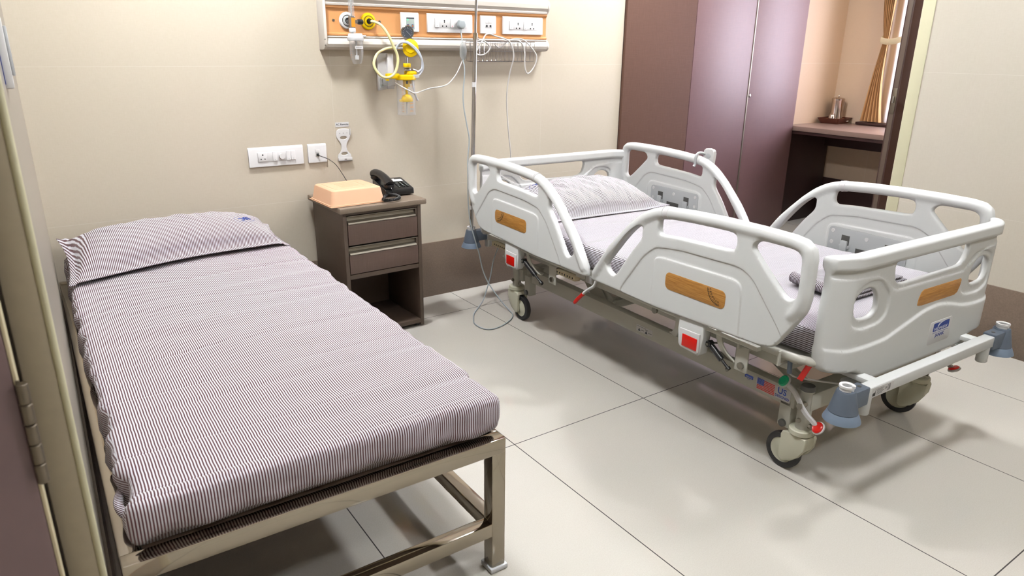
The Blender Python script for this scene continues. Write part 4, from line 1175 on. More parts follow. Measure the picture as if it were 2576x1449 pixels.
b = B(); b.box((-.004, .104, 0), (.062, .132, .0012), .0004, mtx=mk); b.box((-.002, .136, 0), (.030, .142, .0012), .0003, mtx=mk); b.done('number_card', 'paper_white', ph)
b = B(); hb = [(-.041, -.086, .054), (-.042, -.070, .065), (-.044, -.03, .078), (-.047, .01, .086), (-.050, .045, .089), (-.053, .078, .086), (-.054, .096, .078)]
b.tube(hb, lambda t_: .0185+.006*abs(2*t_-1)**3 if .03 < t_ < .97 else .016, 20, 6)
b.lathe([(0, -.018), (.020, -.018), (.025, -.012), (.024, 0), (0, .004)], Matrix.Translation((-.041, -.070, .055)), 24); b.lathe([(0, -.018), (.020, -.018), (.025, -.012), (.024, 0), (0, .004)], Matrix.Translation((-.052, .078, .076)), 24)
hs = b.done('handset', 'black_plastic', ph, 50)
R0_ = (Matrix.Translation((.050, -.188, .6375)) @ Matrix.Rotation(math.radians(-5), 4, 'Z')).inverted()
coil = [(.030, -.262, .650), (.012, -.262, .650), (-.012, -.270, .650), (-.040, -.300, .650), (-.068, -.345, .650), (-.080, -.378, .650), (-.062, -.392, .650), (-.030, -.388, .650), (-.004, -.370, .650), (.010, -.340, .650), (.012, -.312, .650), (.0, -.29, .650), (-.008, -.275, .652)]
C_ = catmull([R0_ @ Vector(p) for p in coil], 14); pts = []
for i in range(len(C_)-1):
    d = (C_[i+1]-C_[i]).normalized(); s_ = d.cross(Vector((0, 0, 1))).normalized(); u_ = Vector((0, 0, 1))
    for k in range(4):
        a = 2*PI*(i*.5+k*.125); pts.append(C_[i]+(C_[i+1]-C_[i])*k/4+s_*.0065*math.cos(a)+u_*.0065*math.sin(a))
b = B(); b.tube(pts, .0017, 6, 0); b.tube([(-.040, -.085, .052), (-.040, -.104, .040), (-.036, -.108, .022), (-.034, -.104, .013)], .0016, 8)
b.done('coiled_cord', 'black_plastic', ph)

# ============================================================ WALL PLATES
def socket3(b, x, z, y, k=1.0):
    b.mat('black_slot'); b.cyl((x, y, z+.010*k), (x, y-.0006, z+.010*k), .0036*k, n=14)
    for s_ in (-1, 1): b.cyl((x+s_*.0095*k, y, z-.008*k), (x+s_*.0095*k, y-.0006, z-.008*k), .0029*k, n=14)
def wplate(x0, x1, z0, z1, th=.010, parent=None, name='wall_plate', y0=0.0):
    """moulded plate with a rolled top edge standing on a wall plane y0"""
    b = B(); pr = [(y0, z0), (y0-th, z0+.001), (y0-th, z1-.010), (y0-th*.8, z1-.004), (y0-th*.35, z1), (y0, z1)]
    b.prism(pr, x0, x1, Matrix(((0, 0, 1, 0), (1, 0, 0, 0), (0, 1, 0, 0), (0, 0, 0, 1))), .0006)
    bmesh.ops.recalc_face_normals(b.bm, faces=b.bm.faces); return b.done(name, 'plastic_pure', parent, 30)
def rocker(x0, x1, z0, z1, y, parent, led=None):
    b = B(); b.prism([(y, z0), (y-.0045, z0+.001), (y-.0012, z1), (y, z1)], x0, x1, Matrix(((0, 0, 1, 0), (1, 0, 0, 0), (0, 1, 0, 0), (0, 0, 0, 1))), .0004)
    bmesh.ops.recalc_face_normals(b.bm, faces=b.bm.faces); o = b.done('switch_rocker', 'plastic_pure', parent, 30)
    b = B(); xc = (x0+x1)/2; b.box((xc-.0022, y-.0050, z0+.006), (xc+.0022, y-.0035, z0+.0078), .0003); b.done('indicator', led or 'cable_grey', o)
sp = thing('switch_plate', 'long white wall plate with a round socket, switches and a dial above the cot pillow', 'switch plate', (-.432, 0, .825))
o = wplate(-.124, .124, -.0435, .0435, .010, sp)
b = B(); b.box((-.086, -.0112, -.022), (.086, -.0095, .022), .0006); b.done('module_strip', 'plastic_pure', sp)
b = B(); b.box((-.084, -.0135, -.020), (-.041, -.011, .020), .001); b.mat('black_slot')
for x, z, r_ in ((-.0625, .010, .0035), (-.071, -.0085, .0028), (-.054, -.0085, .0028)): b.cyl((x, -.0134, z), (x, -.0141, z), r_, n=14)
b.mats = ['plastic_pure', 'black_slot']; b.done('round_socket', None, sp)
rocker(-.018, .001, -.020, .020, -.0112, sp); rocker(.045, .064, -.020, .020, -.0112, sp); rocker(.066, .085, -.020, .020, -.0112, sp)
b = B(); b.cyl((.023, -.011, 0), (.023, -.0215, 0), .0135, .0125, 28); b.done('dimmer_dial', 'plastic_pure', sp)
tp = thing('telephone_outlet', 'small square white telephone outlet with a black cord plugged in', 'outlet', (-.2405, 0, .825))
wplate(-.0445, .0445, -.0435, .0435, .010, tp)
b = B(); b.box((-.011, -.0112, -.016), (.011, -.0095, .019), .0006); b.box((-.009, -.0118, .002), (.009, -.011, .017), .0004); b.mat('black_slot'); b.box((-.006, -.0115, -.013), (.006, -.0105, -.001), 0); b.mats = ['plastic_pure', 'black_slot']; b.done('jack', None, tp)
pc = bpy.data.objects.new('x', None)
b = B(); b.box((-.2445, -.024, .812), (-.2365, -.010, .820), .001); b.tube([(-.2405, -.020, .816), (-.230, -.040, .812), (-.205, -.055, .800), (-.178, -.058, .778), (-.155, -.050, .750), (-.135, -.045, .718), (-.115, -.05, .685), (-.06, -.05, .652), (.0, -.05, .6405), (.03, -.070, .641), (.05, -.088, .646)], .0016, 8)
tc_ = b.done('cord', 'black_plastic'); tag(tc_, 'thin black telephone cord running from the outlet down behind the peach box', 'cord')
# AC remote cradle and its label
rc = thing('remote_cradle', 'empty white wall cradle for a remote control under a small paper label', 'bracket', (-.1055, 0, .855))
b = B()
cr_o = [(-.034, .076), (.034, .076), (.036, .04), (.030, .028), (.019, .014), (.013, .0), (.013, -.018), (.019, -.034), (.031, -.044), (.034, -.052), (.034, -.070), (.030, -.076), (-.030, -.076), (-.034, -.070), (-.034, -.052), (-.031, -.044), (-.019, -.034), (-.013, -.018), (-.013, 0), (-.019, .014), (-.030, .028), (-.036, .04)]
cr_h1 = [(-.016, .026), (.016, .026), (.016, .040), (-.016, .040)]; cr_h2 = [(-.016, -.036), (.016, -.036), (.016, -.048), (-.016, -.048)]
cd = plate(cr_o, [cr_h1, cr_h2], .004, lambda P: np.full(len(P), .002), .0015, edge=.002)
from_plate('cradle_plate', cd, lambda s, w, z: (s, -.0035-z, w), 'plastic_pure', rc)
b = B(); b.box((-.034, -.016, -.076), (.034, -.004, -.072), .001); b.box((-.034, -.016, -.076), (.034, -.013, -.058), .001); b.box((.031, -.013, .045), (.034, -.004, .075), .001)
b.box((-.034, -.013, -.076), (-.031, -.004, -.06), .001); b.box((.031, -.013, -.076), (.034, -.004, -.06), .001)
b.mat('black_slot')
for x in (-.018, 0, .018): b.cyl((x, -.0054, .055), (x, -.0062, .055), .0015, n=10)
b.box((-.006, -.0164, -.0685), (.006, -.0158, -.0655), 0)
b.mats = ['plastic_pure', 'black_slot']; b.done('cradle_lip', None, rc)
lb = slab('remote_label', 'paper_white', (-.141, -.0016, .9395), (-.0735, -.0004, .9605)); tag(lb, 'small printed paper label on the wall above the remote cradle', 'label')
text('label_text', 'AC Remote', .0125, 'ink_dark', lb, frame((-.107, -.0018, .950), (1, 0, 0), (0, 0, 1)), .0001, bold=.0002)

# ============================================================ HEADWALL SERVICE PANEL
hp_ = thing('headwall_panel', 'long cream and orange medical service panel on the back wall', 'medical panel', (0, 0, 1.286))
X0, X1 = -.178, 1.058
MX = Matrix(((0, 0, 1, 0), (1, 0, 0, 0), (0, 1, 0, 0), (0, 0, 0, 1)))
b = B(); b.prism([(0, .0), (-.040, .0), (-.056, .004), (-.067, .013), (-.072, .026), (-.070, .038), (-.062, .048), (-.060, .052), (-.064, .056), (-.062, .060), (-.050, .061), (0, .061)], X0, X1-.004, MX); bmesh.ops.recalc_face_normals(b.bm, faces=b.bm.faces)
b.done('lower_trunking', 'panel_cream', hp_, 25)
b = B(); b.prism([(0, .262), (-.040, .262), (-.056, .258), (-.067, .249), (-.072, .236), (-.070, .216), (-.062, .208), (-.060, .203), (-.064, .198), (-.062, .190), (-.050, .188), (0, .188)], X0, X1-.004, MX); bmesh.ops.recalc_face_normals(b.bm, faces=b.bm.faces)
b.done('upper_trunking', 'panel_cream', hp_, 25)
b = B(); b.prism([(0, .060), (-.052, .060), (-.057, .063), (-.057, .070), (-.052, .074), (-.050, .080), (-.050, .170), (-.053, .176), (-.058, .180), (-.058, .189), (0, .189)], X0, X1, MX); bmesh.ops.recalc_face_normals(b.bm, faces=b.bm.faces)
b.done('fascia', 'orange_laminate', hp_, 25)
b = B(); b.prism([(0, 0), (-.04, 0), (-.060, .004), (-.073, .018), (-.076, .034), (-.076, .228), (-.073, .244), (-.060, .258), (-.04, .262), (0, .262)], X0-.012, X0+.0005, MX, .002); bmesh.ops.recalc_face_normals(b.bm, faces=b.bm.faces)
b.mat('bolt')
for z in (.02, .045): b.cyl((X0-.011, -.078, z), (X0-.011, -.070, z), .0022, n=10)
b.mats = ['panel_cream', 'bolt']; b.done('end_cap', None, hp_)
b = B(); b.prism([(0, 0), (-.04, 0), (-.056, .004), (-.067, .013), (-.072, .026), (-.070, .040), (-.050, .061), (0, .061)], X1-.005, X1+.012, MX, .006); b.prism([(0, .188), (-.05, .188), (-.070, .21), (-.072, .236), (-.067, .249), (-.056, .258), (-.04, .262), (0, .262)], X1-.005, X1+.012, MX, .006); bmesh.ops.recalc_face_normals(b.bm, faces=b.bm.faces)
b.done('end_cap', 'panel_cream', hp_)
b = B()
for x in (-.135, .088): b.cyl((x, -.050, .126), (x, -.0535, .126), .006, .0052, 18); b.mat('black_slot'); b.cyl((x, -.0534, .126), (x, -.0540, .126), .0018, n=10); b.mat('bolt')
b.mats = ['bolt', 'black_slot', 'bolt']; b.done('fascia_screw', None, hp_)
YP = -.050
def hplate(x0, x1, z0=.0845, z1=.171, y=YP): return wplate(x0, x1, z0, z1, .011, hp_, 'socket_plate', y)
# nurse call plate
o = hplate(.194, .287)
b = B(); b.box((.220, YP-.0125, .096), (.262, YP-.0105, .149), .0006); s1 = b.done('display_window', 'screen_grey', o)
b = B(); b.box((.221, YP-.0130, .1425), (.261, YP-.0124, .1485), 0); b.done('display_strip', 'ink_dark', s1)
b = B(); b.cyl((.227, YP-.0126, .1385), (.227, YP-.0136, .1385), .0035, n=16); b.done('green_light', 'green_led', s1)
b = B()
for x in (.228, .252): b.box((x-.0045, YP-.0132, .104), (x+.0045, YP-.0124, .118), 0)
b.mat('ink_orange')
for x in (.228, .252): b.box((x-.0022, YP-.0135, .107), (x+.0022, YP-.0131, .1155), 0)
b.mats = ['ink_blue', 'ink_orange']; b.done('call_symbol', None, s1)
# switched sockets
o = hplate(.334, .587)
b = B(); b.box((.372, YP-.0120, .1065), (.552, YP-.0105, .150), .0005); b.done('module_strip', 'plastic_pure', o)
rocker(.373, .394, .1080, .1485, YP-.012, o); rocker(.458, .479, .1080, .1485, YP-.012, o, 'red_led')
def twin(x, o_):
    b = B(); b.mat('black_slot'); b.cyl((x, YP-.0119, .139), (x, YP-.0126, .139), .0036, n=14); b.cyl((x, YP-.0119, .1325), (x, YP-.0126, .1325), .0028, n=12)
    for s_ in (-1, 1): b.cyl((x+s_*.0105, YP-.0119, .1145), (x+s_*.0105, YP-.0126, .1145), .0036, n=14)
    b.done('pin_holes', None, o_)
twin(.426, o)
o = hplate(.637, .729)
b = B()
for x in (.672, .694):
    b.box((x-.010, YP-.0122, .135), (x+.010, YP-.0105, .149), .0005); b.box((x-.010, YP-.0120, .112), (x+.010, YP-.0105, .133), .0005)
b.mat('black_slot')
for x in (.672, .694): b.box((x-.005, YP-.0126, .116), (x+.005, YP-.0119, .127), 0)
b.mats = ['plastic_pure', 'black_slot']; b.done('data_jack', None, o)
o = hplate(.773, 1.028)
b = B(); b.box((.811, YP-.0120, .1065), (.991, YP-.0105, .150), .0005); b.done('module_strip', 'plastic_pure', o)
rocker(.812, .833, .1080, .1485, YP-.012, o); rocker(.900, .921, .1080, .1485, YP-.012, o)
twin(.866, o); twin(.957, o)
# gas outlets
def outlet(x, m_ring, m_in):
    T0 = Matrix.Translation((x, YP, .126)) @ Matrix.Rotation(PI/2, 4, 'X')
    b = B(); b.lathe([(0, 0), (.036, 0), (.037, .004), (.034, .009), (.028, .011), (0, .011)], T0, 40); b.mat('black_slot'); b.lathe([(.0225, .0112), (.0225, .0122), (.0245, .0122), (.0245, .0112)], T0, 40, True)
    b.mat(m_in); b.lathe([(0, .011), (.020, .011), (.019, .014), (0, .014)], T0, 32); b.mat('black_plastic'); b.lathe([(0, .012), (.0125, .012), (.0120, .018), (0, .018)], T0, 24)
    b.mats = [m_ring, 'black_slot', m_in, 'black_plastic']; return b.done('gas_outlet', None, hp_)
tag(outlet(-.073, 'plastic_pure', 'plastic_grey_white'), 'white ringed gas outlet'); tag(outlet(.030, 'yellow_plastic', 'yellow_plastic'), 'yellow ringed gas outlet')

# oxygen flowmeter with humidifier bottle
fm = thing('oxygen_flowmeter', 'clear oxygen flowmeter with a humidifier bottle plugged into the white outlet', 'flowmeter', (-.076, -.118, 1.286))
b = B(); b.lathe([(.0125, .140), (.0135, .145), (.0120, .30), (.0105, .30), (.0112, .145)], None, 28, True); b.done('flow_tube', 'clear_plastic', fm)
b = B(); b.lathe([(0, .142), (.0045, .142), (.0055, .22), (.0055, .30), (0, .30)], None, 18); b.done('inner_tube', 'clear_film', fm)
b = B(); b.sphere((0, 0, .148), .004, n=12)
for k in range(18): b.box((-.003 if k % 2 else -.0055, -.0130, .160+k*.007), (.003 if k % 2 else .001, -.0126, .1608+k*.007), 0)
b.done('flow_scale', 'ink_dark', fm)
b = B(); b.lathe([(0, .094), (.0135, .094), (.0145, .098), (.0145, .136), (.0155, .138), (.0155, .142), (0, .142)], None, 28); b.cyl((0, 0, .118), (0, .052, .124), .010, .008, 18); b.cyl((0, 0, .120), (.026, 0, .120), .008, n=16)
b.lathe([(0, .070), (.006, .070), (.006, .094), (0, .094)], None, 16); vb = b.done('valve_body', 'chrome', fm)
b = B(); b.prism([(-.009, -.018), (.009, -.018), (.009, .020), (-.009, .020)], .0146, .0150, frame((0, 0, .116), (1, 0, 0), (0, 0, 1))); b.done('valve_label', 'ink_orange', vb)
b = B(); T0 = Matrix.Translation((.026, 0, .120)) @ Matrix.Rotation(PI/2, 4, 'Y'); b.lathe([(0, 0), (.010, 0), (.0115, .004), (.0115, .022), (.0095, .025), (0, .025)], T0, 18); b.done('valve_knob', 'black_plastic', vb)
b = B(); b.lathe([(0, .074), (.013, .074), (.015, .078), (.015, .090), (.013, .094), (0, .094)], None, 16); b.done('union_nut', 'cap_white', fm)
b = B(); b.lathe([(0, .040), (.034, .040), (.036, .044), (.036, .055), (.033, .058), (.032, .068), (.028, .071), (0, .071)], Matrix.Translation((.012, 0, 0)), 32); b.cyl((.045, 0, .060), (.062, 0, .060), .004, n=12); b.done('bottle_cap', 'cap_white', fm)
b = B(); b.lathe([(.030, .040), (.0305, -.010), (.028, -.030), (.022, -.052), (.017, -.060), (0, -.061), (0, -.059), (.016, -.058), (.0205, -.050), (.0265, -.030), (.029, -.010), (.0285, .040)], Matrix.Translation((.014, 0, 0)), 36); b.done('bottle', 'clear_plastic', fm)
b = B(); b.lathe([(0, -.040), (.009, -.040), (.009, -.022), (.003, -.022), (.003, .040), (0, .040)], Matrix.Translation((.014, 0, 0)), 18); b.done('dip_tube', 'cap_white', fm)
b = B(); b.box((-.006, -.0325, .006), (.032, -.0318, .018), 0); lbq = b.done('bottle_label', 'paper_white', fm)
text('label_text', 'ROOM NO.', .0055, 'ink_dark', lbq, frame((.013, -.0328, .012), (1, 0, 0), (0, 0, 1)), .0001)
b = B()
for k in range(6): b.box((-.0135, -.010, -.03+k*.010), (-.0165+.001*k*0, -.006, -.0292+k*.010), 0)
b.done('bottle_scale', 'ink_orange', fm)

# wall suction unit
su = thing('suction_regulator', 'yellow wall suction regulator with gauge and clear collection jar', 'suction unit', (.180, -.112, 1.286))
T0 = Matrix.Rotation(PI/2, 4, 'X') @ Matrix.Rotation(math.radians(0), 4, 'Y')
gz = .081
Tg = Matrix.Translation((.016, .0, gz)) @ Matrix.Rotation(math.radians(-16), 4, 'Z') @ Matrix.Rotation(PI/2, 4, 'X')
b = B(); b.lathe([(0, -.014), (.026, -.014), (.028, -.010), (.028, .010), (.030, .012), (.030, .016), (.0265, .017), (.0255, .013), (0, .013)], Tg, 36); gg = b.done('gauge', 'chrome', su)
b = B(); b.lathe([(0, .0132), (.0245, .0132), (.0245, .0140), (0, .0140)], Tg, 30); dl_ = b.done('gauge_dial', 'ink_dark', gg)
b = B()
for k in range(13):
    a = math.radians(-225+k*22.5) if False else math.radians(225-k*22.5); r0_, r1_ = .0165, .0225
    b.bar(Tg @ Vector((r0_*math.cos(a), r0_*math.sin(a), .0143)), Tg @ Vector((r1_*math.cos(a), r1_*math.sin(a), .0143)), .0010, .0004, 0)
b.bar(Tg @ Vector((-.006, .006, .0148)), Tg @ Vector((.013, -.012, .0148)), .0012, .0006, 0)
b.done('gauge_marks', 'ink_white', dl_)
b = B(); b.cyl((.010, 0, .045), (.012, 0, .068), .007, n=14); b.cyl((.008, 0, -.055), (.008, 0, -.03), .007, n=14); b.cyl((-.04, 0, .010), (0, 0, .010), .0075, n=14); b.cyl((.038, 0, -.086), (.058, 0, -.092), .006, n=12); b.lathe([(0, -.087), (.018, -.087), (.018, -.081), (.01, -.078), (0, -.078)], Matrix.Translation((.010, 0, 0)), 20)
b.done('fitting', 'chrome', su)
Tk = Matrix.Translation((.026, -.012, .012)) @ Matrix.Rotation(math.radians(-30), 4, 'Z') @ Matrix.Rotation(PI/2, 4, 'X')
b = B(); N = 48; pv = []
for k in range(N):
    a = 2*PI*k/N; r_ = .040+.0015*math.cos(12*a); pv.append((r_*math.cos(a)*.92, r_*math.sin(a)))
b.prism(pv, -.012, .014, Tk, .002); b.lathe([(0, .014), (.024, .014), (.022, .018), (0, .018)], Tk, 30); bmesh.ops.recalc_face_normals(b.bm, faces=b.bm.faces)
b.done('regulator_knob', 'yellow_plastic', su, 50)
b = B(); b.lathe([(0, -.026), (.030, -.026), (.034, -.022), (.034, -.012), (0, -.012)], Tk, 30); b.cyl((.044, .006, .004), (.062, -.002, .012), .013, .011, 16); b.done('regulator_body', 'tube_clear', su)
b = B(); b.lathe([(0, -.075), (.017, -.075), (.018, -.073), (.018, -.059), (.017, -.057), (0, -.057)], Matrix.Translation((.010, 0, 0)), 24); b.done('lock_nut', 'yellow_plastic', su)
b = B(); b.lathe([(0, -.132), (.046, -.132), (.049, -.129), (.049, -.114), (.044, -.109), (0, -.106)], None, 40); b.box((.005, -.030, -.112), (.048, .028, -.092), .006); b.box((-.100, -.012, -.126), (-.035, .012, -.102), .004); b.box((-.1, -.01, -.135), (-.088, .01, -.11), .003)
b.done('jar_lid', 'yellow_plastic', su)
b = B(); b.box((-.010, -.012, -.165), (.018, .012, -.131), .003); b.box((.020, -.006, -.150), (.030, .006, -.131), .002); b.lathe([(0, -.205), (.0055, -.205), (.0065, -.16), (0, -.16)], Matrix.Translation((.004, 0, 0)), 16)
b.lathe([(.027, -.232), (.029, -.228), (.027, -.216), (.018, -.203), (.006, -.198), (0, -.198), (0, -.202), (.01, -.206), (.02, -.215), (.024, -.23)], Matrix.Translation((.004, 0, 0)), 30); b.box((-.034, -.008, -.232), (-.018, .008, -.222), .002)
b.done('float_valve', 'yellow_plastic', su)
b = B(); b.box((-.004, -.0125, -.150), (.006, -.0119, -.136), .0); b.done('float_gap', 'black_slot', su)
b = B(); b.lathe([(.045, -.130), (.0435, -.284), (.0455, -.287), (.0455, -.292), (.042, -.294), (0, -.294), (0, -.290), (.040, -.290), (.0412, -.284), (.0427, -.130)], None, 44); jr = b.done('jar', 'clear_plastic', su)
b = B(); b.cyl((.001, 0, -.288), (.003, 0, -.232), .004, n=12); b.done('dip_tube', 'clear_film', su)
b = B()
for k in range(12):
    z = -.16-.0105*k
    for a0_ in (-.9, .25):
        if a0_ > 0 and k % 3: continue
        a = -PI/2+a0_*.9; b.box((-.004, -.0455, z), (.004, -.0448, z+.0011), 0, mtx=Matrix.Rotation(a+PI/2, 4, 'Z'))
b.done('jar_scale', 'ink_orange', jr)
for z, t_ in ((-.238, '600 ml'), (-.2555, '400 ml'), (-.273, '200 ml')): text('jar_scale_text', t_, .0062, 'ink_orange', jr, frame((.004, -.0462, z), (1, 0, 0), (0, 0, 1)), .0001)
b = B(); b.prism([(-.105, -.183), (-.050, -.175), (-.050, -.012), (-.105, -.014)], -.092, -.078, Matrix(((1, 0, 0, 0), (0, 0, -1, 0), (0, 1, 0, 0), (0, 0, 0, 1))), .002); b.box((-.06, .06, -.175), (-.03, .09, -.014), .002)
bmesh.ops.recalc_face_normals(b.bm, faces=b.bm.faces)
b.done('mount_plate', 'plastic_pure', su)
b = B(); b.prism([(-.098, -.170), (-.060, -.164), (-.060, -.125), (-.092, -.122), (-.098, -.128)], .0, .006, Matrix(((1, 0, 0, 0), (0, 0, -1, .076), (0, 1, 0, 0), (0, 0, 0, 1))), .001); b.box((-.085, .012, -.16), (-.045, .078, -.125), .004)
b.mat('bolt'); b.cyl((-.089, .066, -.157), (-.089, .074, -.157), .004, n=12); b.cyl((-.089, .066, -.133), (-.089, .074, -.133), .003, n=12)
bmesh.ops.recalc_face_normals(b.bm, faces=b.bm.faces); b.mats = ['clear_film', 'bolt']; b.done('bracket', None, su)
b = B(); b.tube([(.030, -.075, 1.412), (.045, -.105, 1.407), (.062, -.128, 1.392), (.086, -.142, 1.353), (.108, -.145, 1.305), (.127, -.145, 1.262), (.124, -.145, 1.219), (.106, -.143, 1.182), (.076, -.140, 1.167), (.046, -.137, 1.173), (.021, -.132, 1.201), (.015, -.128, 1.233), (.035, -.122, 1.269), (.069, -.118, 1.289), (.105, -.114, 1.297), (.142, -.112, 1.297)], .0062, 16, 10)
yh = b.done('suction_hose', 'tube_yellow'); tag(yh, 'pale yellow hose looping from the yellow outlet to the suction regulator', 'hose')
b = B(); b.cyl((.030, -.062, 1.412), (.030, -.084, 1.412), .0085, n=16); b.done('hose_plug', 'black_plastic', yh)
b = B()
for k_ in (0, .010): b.tube([(.150, -.095, 1.21+k_), (.148, -.10, 1.25), (.136, -.112, 1.288), (.148+k_*.5, -.128, 1.318+k_*.2), (.176, -.142, 1.322+k_*.3), (.203, -.150, 1.304+k_*.5), (.230+k_*.3, -.152, 1.276+k_*.5), (.250, -.150, 1.243), (.256-k_*.4, -.145, 1.207), (.243-k_, -.142, 1.182+k_), (.226, -.140, 1.196 if k_ else 1.172)], .0052, 14, 8)
b.tube([(.205, -.130, 1.17), (.212, -.125, 1.13), (.222, -.120, 1.09), (.238, -.118, 1.058)], .0048, 12)
ch = b.done('clear_hose', 'tube_clear'); tag(ch, 'translucent grey hose arching over the yellow suction regulator', 'hose')
b = B(); b.box((.200, -.1530, 1.166), (.232, -.1524, 1.179), .0); lbq = b.done('hose_label', 'paper_white', ch)
text('label_text', 'ROOM NO', .0052, 'ink_dark', lbq, frame((.216, -.1532, 1.1725), (1, 0, 0), (0, 0, 1)), .0001)
# grey plug, adapter in a plastic bag, cables
pg = thing('power_plug', 'grey three pin plug in the socket beside the drip pole', 'plug', (.513, -.0625, 1.286+.127))
b = B(); b.prism([(-.013, .016), (.013, .016), (.020, -.004), (.018, -.014), (.008, -.022), (-.008, -.022), (-.018, -.014), (-.020, -.004)], 0, .026, frame((0, 0, 0), (1, 0, 0), (0, 0, 1)), .004); b.done('plug_body', 'cable_grey', pg)
b = B(); b.cyl((0, -.013, -.020), (-.004, -.016, -.042), .0052, .0042, 14); b.done('plug_boot', 'cable_grey', pg)
bg_ = thing('bagged_adapter', 'small green adapter wrapped in clear plastic hanging beside the drip pole', 'adapter', (.505, -.105, 1.286))
b = B(); b.sphere((0, 0, 0), .024, (.82, .6, 1.9), 26)
for v in b.bm.verts: v.co += Vector((1, 1, 0))*.0028*nz(v.co.x*120, v.co.y*120, v.co.z*60); v.co.x += .0035*nz(v.co.z*90, v.co.y*80, 3)
b.done('plastic_bag', 'clear_film', bg_, 180)
b = B(); b.box((-.008, -.008, -.022), (.009, .008, .022), .003); b.mats = ['dark_grey']; b.done('adapter_block', None, bg_)
b = B(); b.tube([(.509, -.079, 1.372), (.507, -.090, 1.345), (.505, -.10, 1.31), (.504, -.104, 1.29), (.502, -.108, 1.245), (.496, -.13, 1.215), (.484, -.15, 1.17), (.470, -.16, 1.10), (.468, -.165, 1.03), (.480, -.175, .935), (.487, -.185, .864), (.466, -.205, .774),
    (.455, -.222, .675), (.452, -.228, .55), (.450, -.252, .448), (.462, -.268, .375), (.485, -.276, .29), (.508, -.280, .19), (.530, -.31, .115), (.555, -.39, .040), (.566, -.452, .0045), (.552, -.492, .0045), (.512, -.540, .0045), (.461, -.573, .0045), (.405, -.597, .0045), (.357, -.604, .0045), (.326, -.585, .0045), (.316, -.542, .0045),
    (.322, -.490, .0045), (.345, -.445, .0045), (.392, -.375, .0045), (.450, -.32, .006), (.505, -.285, .030), (.545, -.262, .085), (.572, -.255, .150), (.585, -.262, .23), (.600, -.30, .33), (.62, -.33, .385)], .0032, 10, 10)
tag(b.done('power_cable', 'cable_grey'), 'grey power cable hanging by the drip pole and looping on the floor', 'cable')
b = B(); b.tube([(.497, -.108, 1.240), (.462, -.115, 1.183), (.416, -.12, 1.138), (.376, -.12, 1.121), (.306, -.122, 1.113), (.238, -.130, 1.097), (.196, -.162, 1.096), (.170, -.163, 1.108), (.146, -.150, 1.122), (.132, -.10, 1.140)], .0032, 10, 10)
tag(b.done('adapter_cable', 'cable_white'), 'white cable sagging between the bagged adapter and the suction jar', 'cable')
# wire basket
wb = thing('wire_basket', 'empty chrome wire basket hung under the service panel', 'basket', (.715, -.125, 1.286))
b = B(); hx, hy = .175, .052
for z, r_ in ((.047, .0022), (.000, .0016), (-.048, .0018)):
    k = 1-.03*(0 if z > 0 else 1 if z < -.01 else .5)
    b.tube([(-hx*k, -hy*k, z), (hx*k, -hy*k, z), (hx*k, hy*k, z), (-hx*k, hy*k, z)], r_, 8, 0, closed=True)
for k in range(14):
    x = -hx+2*hx*k/13; b.tube([(x, -hy, .047), (x*.985, -hy*.985, -.03), (x*.97, -hy*.95, -.049), (x*.97, hy*.95, -.049), (x*.985, hy*.985, -.03), (x, hy, .047)], .00095, 6, 2)
for s_ in (-1, 1):
    for y in (-.02, .02): b.tube([(s_*hx, y, .047), (s_*hx*.98, y, -.04), (s_*hx*.96, y, -.049)], .00095, 6, 2)
for s_ in (-.1, .1): b.tube([(s_, hy, .047), (s_, hy+.004, .060), (s_, hy, .068)], .002, 8, 3)
b.done('wire_cage', 'chrome', wb)
b = B()
b.tube([(.521, -.184, 1.317), (.535, -.184, 1.33), (.565, -.18, 1.338), (.592, -.182, 1.327), (.612, -.184, 1.304), (.590, -.184, 1.278), (.557, -.184, 1.268), (.534, -.184, 1.276), (.540, -.184, 1.298), (.573, -.180, 1.341), (.600, -.165, 1.364), (.627, -.16, 1.368), (.658, -.16, 1.359), (.698, -.182, 1.347), (.725, -.186, 1.335), (.742, -.187, 1.310), (.752, -.187, 1.28), (.754, -.184, 1.25), (.748, -.165, 1.19), (.742, -.15, 1.112), (.745, -.14, 1.03), (.765, -.13, .88), (.787, -.12, .76), (.79, -.118, .60), (.79, -.12, .45), (.78, -.2, .40)], .0034, 10, 10)
tag(b.done('call_bell_cord', 'cable_white'), 'white call bell cord looped over the wire basket and hanging behind the headboard', 'cord')
b = B()
b.tube([(.66, -.150, 1.322), (.70, -.130, 1.305), (.725, -.13, 1.315), (.745, -.15, 1.336), (.775, -.182, 1.340), (.808, -.186, 1.322), (.821, -.187, 1.285), (.823, -.186, 1.24), (.830, -.183, 1.20), (.846, -.181, 1.179), (.868, -.182, 1.190), (.890, -.186, 1.222), (.897, -.188, 1.250), (.892, -.188, 1.275), (.86, -.186, 1.31), (.82, -.180, 1.342), (.783, -.165, 1.348), (.754, -.15, 1.341), (.71, -.13, 1.33)], .0032, 10, 10)
tag(b.done('spare_cord', 'cable_white'), 'shorter white cord spilling over the right end of the wire basket', 'cord')
# switch box on the left wall beside the door frame (seen edge on)
ax = thing('wall_switch_box', 'white switch box on the left wall, seen edge on at the left of the photo', 'switch box', (-1.3935, -1.72, 1.285), math.radians(-.7))
b = B(); b.box((0, -.07, -.055), (.014, .07, .060), .003); b.done('box_body', 'plastic_pure', ax)
b = B(); b.box((.0138, -.05, -.035), (.019, .05, .045), .002); b.done('switch_module', 'plastic_grey_white', ax)
b = B(); b.box((-.0002, -.0715, -.048), (.003, -.069, .052), 0); b.done('gasket', 'ink_blue', ax)

